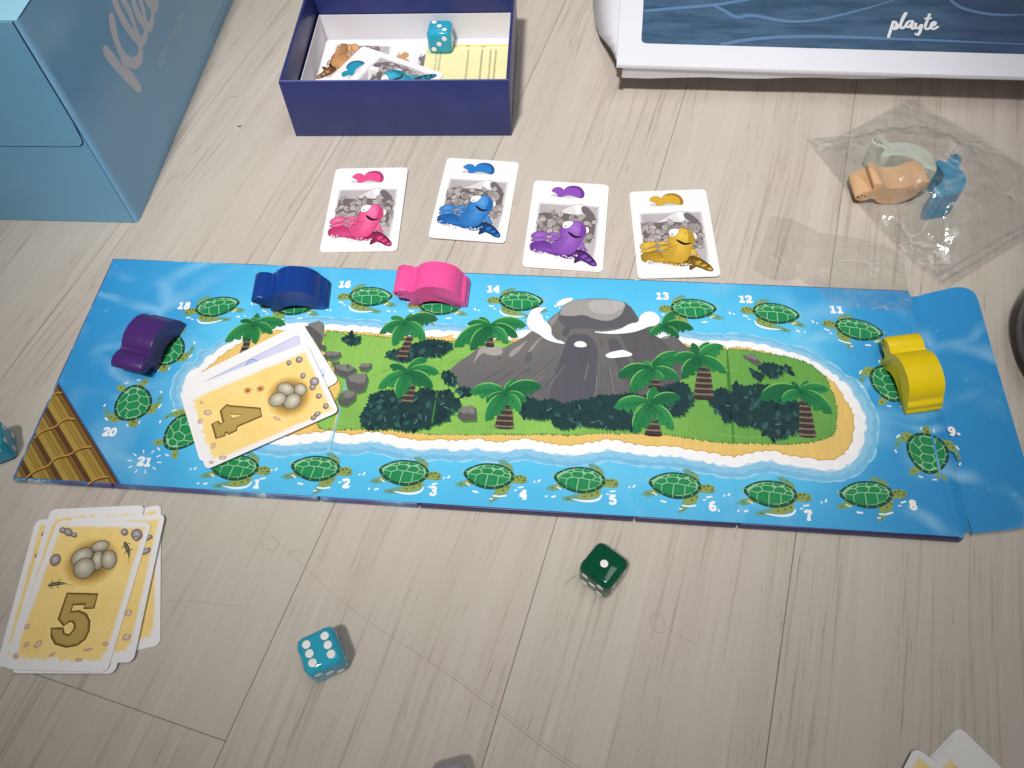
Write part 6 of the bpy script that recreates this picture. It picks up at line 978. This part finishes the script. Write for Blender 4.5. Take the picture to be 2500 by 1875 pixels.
# lettering on the side, laid out on the side's own plane: (back along the side, up)
def side_sheet(me, name, m):
    for v in me.vertices: v.co = Vector((v.co.x, -.00006-v.co.z, v.co.y))
    return meshobj(name, me, m, side)
A = Art(0)
for k in ('k1', 'k2'): A.poly(smooth_closed(ART2['k_poly'][k], 1), S(222, 228, 242))
side_sheet(A.mesh('script_lettering'), 'script_lettering', M_SILVER)
tm = text_mesh('SOFT TOUCH', .0066, 'soft_touch_lettering', 1.12)
xs = [v.co.x for v in tm.vertices]; wd = max(xs)-min(xs); kx = .0520/wd
for v in tm.vertices: v.co = Vector((.0915+(v.co.x-min(xs))*kx, -.0001, .0368+v.co.y*1.1))
m_lt = mat('white_lettering', S(222, 230, 242), .4, .4); tm.materials.clear(); tm.materials.append(m_lt); meshobj('soft_touch_lettering', tm, None, side)
A = Art(0); rg = random.Random(3)
for y, x0, x1 in ((8.4, 170, 206), (4.6, 171, 212), (2.2, 171, 200)):
    x = x0
    while x < x1:
        L = rg.uniform(.8, 2.0); A.ribbon([(x, y), (x+L, y)], rg.uniform(.5, 1.5) if y > 5 else .6, S(146, 166, 182)); x += L+rg.uniform(.5, 1.1)
side_sheet(A.mesh('small_print'), 'small_print', M_SILVER)

# ================================================================ large white box lid
PZ = .025; PO = (.07914, .42967, 0); PRZ = math.radians(-9.415)
wb = empty('large_white_box', PO, PRZ); tag(wb, 'large white box lid with dark blue wave print and white script at the top right', 'box')
m_wb = mat('white_carton', S(238, 238, 246), .42, .4); t = NT(m_wb); o = t.obj(); n = t.noise(o, 18, 2).outputs['Fac']; t.color(t.mix(n, S(222, 223, 233), S(230, 231, 240))); t.bump(n, .1, .002)
m_brn = mat('brown_board_core', S(110, 92, 84), .9, .1)
PWd, PDp = .42, .33
bmobj('lid_panel', box_bm(-.0012, PWd, 0, PDp, PZ-.0028, PZ, .0005, 2), m_wb, wb, smooth=40)
# front tuck strip, folded down and narrowing towards the right
bm = bmesh.new(); rows = []
for k in range(25):
    x = .0025+k*(PWd-.004)/24; hgt = .0105*(1-min(1, k/16.0))+.0012+.0006*math.sin(k*1.7)
    rows.append([bm.verts.new((x, .0008, PZ-.0008)), bm.verts.new((x, .0016+hgt*.12, PZ-hgt)), bm.verts.new((x, .0040+hgt*.12, PZ-hgt)), bm.verts.new((x, .0040, PZ-.0026))])
for r_, q in zip(rows[:-1], rows[1:]):
    for k in range(3): bm.faces.new((r_[k], r_[k+1], q[k+1], q[k]))
bm.faces.new(rows[0][::-1]); bmesh.ops.recalc_face_normals(bm, faces=bm.faces[:])
bmobj('tuck_strip', bm, m_wb, wb)
bmobj('board_core', prism_bm([(-.0006, .0006), (.0024, .0006), (.0024, .0050), (-.0006, .0050)], PZ-.0095, PZ-.0029), m_brn, wb)
# left wing: rounded dust flap sloping down to the floor
wing_f = [(-1.0, 8.0), (-2.6, 16.0), (-5.0, 26.0), (-8.4, 38.0), (-13.4, 54.0), (-16.9, 72.0), (-19.5, 98.0), (-20.6, 125), (-21, 320)]
bm = bmesh.new(); ra, rb = [], []
for x, y in wing_f:
    k = min(1, (-x-1)/19.0); zf = PZ-.004-(PZ-.005)*k
    ra.append(bm.verts.new((-.0008, y*MM*.98, PZ-.0012))); rb.append(bm.verts.new((x*MM, y*MM, zf)))
for k in range(len(ra)-1): bm.faces.new((ra[k], ra[k+1], rb[k+1], rb[k]))
bmesh.ops.recalc_face_normals(bm, faces=bm.faces[:])
wing = bmobj('side_wing', bm, m_wb, wb, smooth=60); sm_ = wing.modifiers.new('thick', 'SOLIDIFY'); sm_.thickness = .0016; sm_.offset = -1
bmobj('box_base', box_bm(.03, PWd-.02, .10, PDp-.01, .0003, PZ-.003), m_wb, wb)
m_wave = mat('dark_wave_print', S(66, 96, 128), .26, .45); t = NT(m_wave); o = t.obj()
n = t.noise(t.mapping(o, (1, 5, 1)), 26, 4, .6).outputs['Fac']; n2 = t.noise(t.mapping(o, (1, 6, 1)), 120, 3).outputs['Fac']
c0 = t.mix(t.ramp(n, .35, .65), S(54, 84, 112), S(76, 106, 138)); c0 = t.mix(t.math('MULTIPLY', t.ramp(n2, .45, .75), .4), c0, S(84, 108, 122))
sx = t.new('ShaderNodeSeparateXYZ', i_0=o).outputs[0]; c0 = t.mix(t.math('MULTIPLY', t.ramp(sx, .195, .216), .55), c0, S(50, 66, 104)); t.color(c0)
bm = bmesh.new(); pp = [(x*MM, y*MM) for x, y in [(405, 21.0), (405, 318), (14, 318), (14.0, 60), (13.4, 25), (14.2, 22.4), (16.5, 21.4)]]
bm.faces.new([bm.verts.new((x, y, PZ+.00006)) for x, y in pp]); pr = bmobj('printed_panel', bm, m_wave, wb)
M_WLINE = ink('wave_line_ink', rough=.3, var=.1)
for ln, w0 in zip(ART2['panel']['lines'], (3.0, 3.2, 3.4, 3.0)):
    A = Art(PZ+.0001); A.ribbon(smooth_open(ln, 2), w0, S(98, 132, 172), lambda t_: .35+.65*math.sin(math.pi*min(1, t_+.12))**.6); A.obj('printed_wave_line', M_WLINE, pr)
A = Art(PZ+.00016); A.dz = 1e-6
for st in ART2['playte']:
    A.stroke(smooth_open(st, 2), 1.75, S(238, 240, 246))
A.obj('script_lettering', M_INK, pr)

# ================================================================ clear plastic bags
def film(name, tint, sheen):
    m = bpy.data.materials.new(name); m.use_nodes = True; nt = m.node_tree; nt.nodes.clear()
    t = NT(m); out = t.new('ShaderNodeOutputMaterial'); o = t.obj()
    tr = t.new('ShaderNodeBsdfTransparent'); tr.inputs[0].default_value = tint
    gl = t.new('ShaderNodeBsdfGlossy'); gl.inputs['Roughness'].default_value = .09; gl.inputs[0].default_value = (1, 1, 1, 1)
    df = t.new('ShaderNodeBsdfDiffuse'); df.inputs[0].default_value = S(226, 226, 224)
    n = t.noise(o, 120, 4, .65).outputs['Fac']
    bp = t.new('ShaderNodeBump', i_Height=n); bp.inputs['Strength'].default_value = .5; bp.inputs['Distance'].default_value = .0015
    t.l.new(bp.outputs[0], gl.inputs['Normal'])
    lw = t.new('ShaderNodeLayerWeight'); lw.inputs[0].default_value = .35; t.l.new(bp.outputs[0], lw.inputs['Normal'])
    fac = t.math('MULTIPLY_ADD', t.math('POWER', lw.outputs['Facing'], 2.0), .45, .05, clamp=True)
    vo = t.new('ShaderNodeTexVoronoi', feature='DISTANCE_TO_EDGE', i_Vector=t.new('ShaderNodeVectorMath', operation='MULTIPLY_ADD', i_0=t.noise(o, 30, 3).outputs['Color'], i_1=(.03, .03, 0), i_2=o).outputs[0], i_Scale=42.0)
    cr = t.math('MULTIPLY', t.math('SUBTRACT', 1.0, t.ramp(vo.outputs['Distance'], .0, .035)), t.ramp(t.noise(o, 34, 2).outputs['Fac'], .46, .62))  # bright glints along creases, painted in as white diffuse lines
    a = t.new('ShaderNodeMixShader'); t.l.new(t.math('MULTIPLY_ADD', cr, .27, t.math('MULTIPLY', t.ramp(n, .25, .8), sheen)), a.inputs[0]); t.l.new(tr.outputs[0], a.inputs[1]); t.l.new(df.outputs[0], a.inputs[2])
    b = t.new('ShaderNodeMixShader'); t.l.new(fac, b.inputs[0]); t.l.new(a.outputs[0], b.inputs[1]); t.l.new(gl.outputs[0], b.inputs[2])
    t.l.new(b.outputs[0], out.inputs['Surface'])
    return m
m_film = film('clear_film', (.965, .965, .96, 1), .16); m_zip = film('zip_film', (.92, .93, .95, 1), .45)
def hashn(x, y, s_):
    return math.sin(x*s_+1.7*math.sin(y*s_*.7+.3))*math.sin(y*s_*1.3+1.1*math.sin(x*s_*.6))
def film_sheet(name, outline, parent, hfun, res, material, base=.0006):
    """triangulated sheet over an outline (mm) with height from hfun"""
    bm = bmesh.new(); xs = [p[0] for p in outline]; ys = [p[1] for p in outline]
    out = resample(outline, res*.8)
    pts = list(out); x = min(xs)
    while x < max(xs):
        y = min(ys)
        while y < max(ys):
            q = (x+res*.3*math.sin(y*3.1), y+res*.3*math.sin(x*2.7))
            if inside(q, out) and min((q[0]-a)**2+(q[1]-b)**2 for a, b in out) > (res*.55)**2: pts.append(q)
            y += res
        x += res
    from mathutils.geometry import delaunay_2d_cdt
    n = len(out)
    r_ = delaunay_2d_cdt([Vector(p) for p in pts], [(i, (i+1) % n) for i in range(n)], [list(range(n))], 1, 1e-4)
    vs_ = [bm.verts.new((v.x*MM, v.y*MM, 0)) for v in r_[0]]
    for f_ in r_[2]:
        try: bm.faces.new([vs_[i] for i in f_])
        except ValueError: pass
    for v in vs_:
        x_, y_ = v.co.x/MM, v.co.y/MM
        de = min(math.hypot(x_-a, y_-b) for a, b in out)
        v.co.z = base+hfun(x_, y_, de)*MM
    bm.normal_update()
    for f_ in bm.faces:
        if f_.normal.z < 0: f_.normal_flip()
    return bmobj(name, bm, material, parent, smooth=75)
bag = empty('plastic_bag', (0, 0, 0)); tag(bag, 'clear plastic zip bag holding three spare turtle pawns', 'plastic bag')
bumps = [(229, 345, 23, 13, 18.5), (218, 331, 22, 11, 18.5), (247, 324, 15, 22, 18.5)]
def hb(x, y, de):
    e = min(1, de/14.0); h_ = 0
    for bx, by, rx, ry, hh in bumps:
        d_ = math.sqrt(((x-bx)/rx)**2+((y-by)/ry)**2)
        h_ = max(h_, (hh+1.0) if d_ < 1 else (hh+1.0)*math.exp(-(d_-1)**2*1.3))
    wr = 1.6*abs(hashn(x, y, .16))+1.0*abs(hashn(x+40, y, .33))+.5*abs(hashn(x, y+9, .8))
    return .3+e**.6*h_+wr*(.3+.9*e)
film_sheet('upper_film', ART2['bag'], bag, hb, 2.8, m_film, .0008)
film_sheet('lower_film', inset(ART2['bag'], -.8), bag, lambda x, y, d_: .0, 30, m_film, .0002)
for zl in ART2['zip1']:
    A = Art(.0); p = zl; bm = bmesh.new(); rows = []
    for i, q in enumerate(p+[(p[-1][0]+22, p[-1][1]+13)]):
        rows.append([bm.verts.new((q[0]*MM, q[1]*MM+k*.0007, .0032+(.0009 if k == 0 else 0))) for k in (-1, 0, 1)])
    for r_, q in zip(rows[:-1], rows[1:]):
        for k in range(2): bm.faces.new((r_[k], q[k], q[k+1], r_[k+1]))
    bmobj('zip_ridge', bm, m_zip, bag)
bag2 = empty('plastic_bag', (0, 0, 0)); tag(bag2, 'small empty crumpled clear zip bag overlapping the top edge of the board', 'plastic bag')
def hb2(x, y, de):
    u = (x-ART['cen'][0])*math.cos(TH)+(y-ART['cen'][1])*math.sin(TH); v = -(x-ART['cen'][0])*math.sin(TH)+(y-ART['cen'][1])*math.cos(TH)
    on = max(0, min(1, (HV+7-v)/7.0)); b_ = 4.3*on
    wr = 1.5*abs(hashn(x, y, .2))+.9*abs(hashn(x+30, y, .42))
    return b_+wr*min(1, .25+de/10.0)*(1-.75*on)
film_sheet('upper_film', ART2['bag2'], bag2, hb2, 2.4, m_film, .0007)
bm = bmesh.new(); rows = []
for q in ART2['zip2']: rows.append([bm.verts.new((q[0]*MM+k*.0006, q[1]*MM, .0030+(.0008 if k == 0 else 0))) for k in (-1, 0, 1)])
for r_, q in zip(rows[:-1], rows[1:]):
    for k in range(2): bm.faces.new((r_[k], q[k], q[k+1], r_[k+1]))
bmobj('zip_ridge', bm, m_zip, bag2)

# ================================================================ dark round tub at the right edge
tb = empty('dark_tub', (.2975, .2050, 0)); tag(tb, 'dark navy rounded tub cut off by the right edge of the photo', 'tub')
m_tub = mat('dark_navy_glaze', S(20, 32, 58), .3, .5); t = NT(m_tub); o = t.obj()
t.color(t.mix(t.ramp(t.noise(o, 75, 3, .6).outputs['Fac'], .64, .72), S(18, 30, 56), S(66, 88, 128)))
bm = bmesh.new(); lp = [(38, .3), (46, 1.5), (52, 8), (54, 18), (53, 30), (50, 40), (48.6, 43), (46.8, 43), (47.6, 38), (46, 6), (0.01, 4)]
rings = [[bm.verts.new((r_*MM*math.cos(2*math.pi*k/64), r_*MM*math.sin(2*math.pi*k/64), z*MM)) for k in range(64)] for r_, z in lp]
for a, b in zip(rings[:-1], rings[1:]):
    for k in range(64): bm.faces.new((a[k], a[(k+1) % 64], b[(k+1) % 64], b[k]))
bmobj('tub_body', bm, m_tub, tb, smooth=50)

# ================================================================ hairs, crumbs and a scuff on the floor
m_hair = mat('dark_hair', S(146, 130, 116), .6, .4)
def tube(pts, r_, name, m, z=.00012):
    bm = bmesh.new(); rows = []
    for i, q in enumerate(pts):
        a, d_ = pts[max(i-1, 0)], pts[min(i+1, len(pts)-1)]; dx, dy = d_[0]-a[0], d_[1]-a[1]; L = math.hypot(dx, dy) or 1
        rows.append([bm.verts.new((q[0]*MM-dy/L*r_*math.cos(t_), q[1]*MM+dx/L*r_*math.cos(t_), z+r_*math.sin(t_))) for t_ in (0, 1.57, 3.14, 4.71)])
    for r0_, q in zip(rows[:-1], rows[1:]):
        for k in range(4): bm.faces.new((r0_[k], q[k], q[(k+1) % 4], r0_[(k+1) % 4]))
    return bmobj(name, bm, m)
for h_, lb, rr_ in zip(ART2['hairs'], ('thin curled hair forming a ring just below the board near number 2', 'thin hair arc next to the curled ring below the board', 'thin looped hair on the floor to the right of the green die', 'tiny curled hair beside the plank joint on the right', 'short dark hair lying against the left side of the green die', 'long thin hair on the floor to the right of the number 5 card pile'), (.00005, .00005, .00004, .00004, .00011, .00003)):
    tag(tube(smooth_open([tuple(q) for q in h_], 3), rr_, 'hair', m_hair), lb, 'hair', 'stray hairs on the floor')
m_scuff = mat('scuff', S(174, 160, 148), .5, .4)
A = Art(.00003); A.ribbon(smooth_open([tuple(q) for q in ART2['scratch']], 2), .55, S(136, 122, 110), lambda t_: .25+.75*t_); A.ribbon([(x+1.6, y+.6) for x, y in smooth_open([tuple(q) for q in ART2['scratch'][3:]], 2)], .4, S(140, 126, 112), lambda t_: .2+.8*t_)
o = A.obj('scuff_mark', m_scuff, None); o.parent = floor; o.matrix_parent_inverse = Matrix.Rotation(-FLOOR_RZ, 4, 'Z')
m_cr = mat('crumb', S(120, 92, 60), .8, .2)
for (x, y, c_, lb) in ((-160.8, 429.1, S(92, 76, 62), 'tiny dark splinter on the floor between tissue box and navy box'), (-168.5, 459.5, S(206, 180, 96), 'tiny yellowish crumb on the floor between tissue box and navy box')):
    bm = bmesh.new(); bmesh.ops.create_icosphere(bm, subdivisions=2, radius=.0007)
    for v in bm.verts: v.co = Vector((v.co.x*1.9, v.co.y*.6, v.co.z*.5))*(1+.25*math.sin(v.co.x*9000+v.co.y*7000))
    o = bmobj('crumb', bm, mat('crumb_'+lb.split()[1], c_, .8, .2), None, 60, (x*MM, y*MM, .0004)); tag(o, lb, 'crumb')
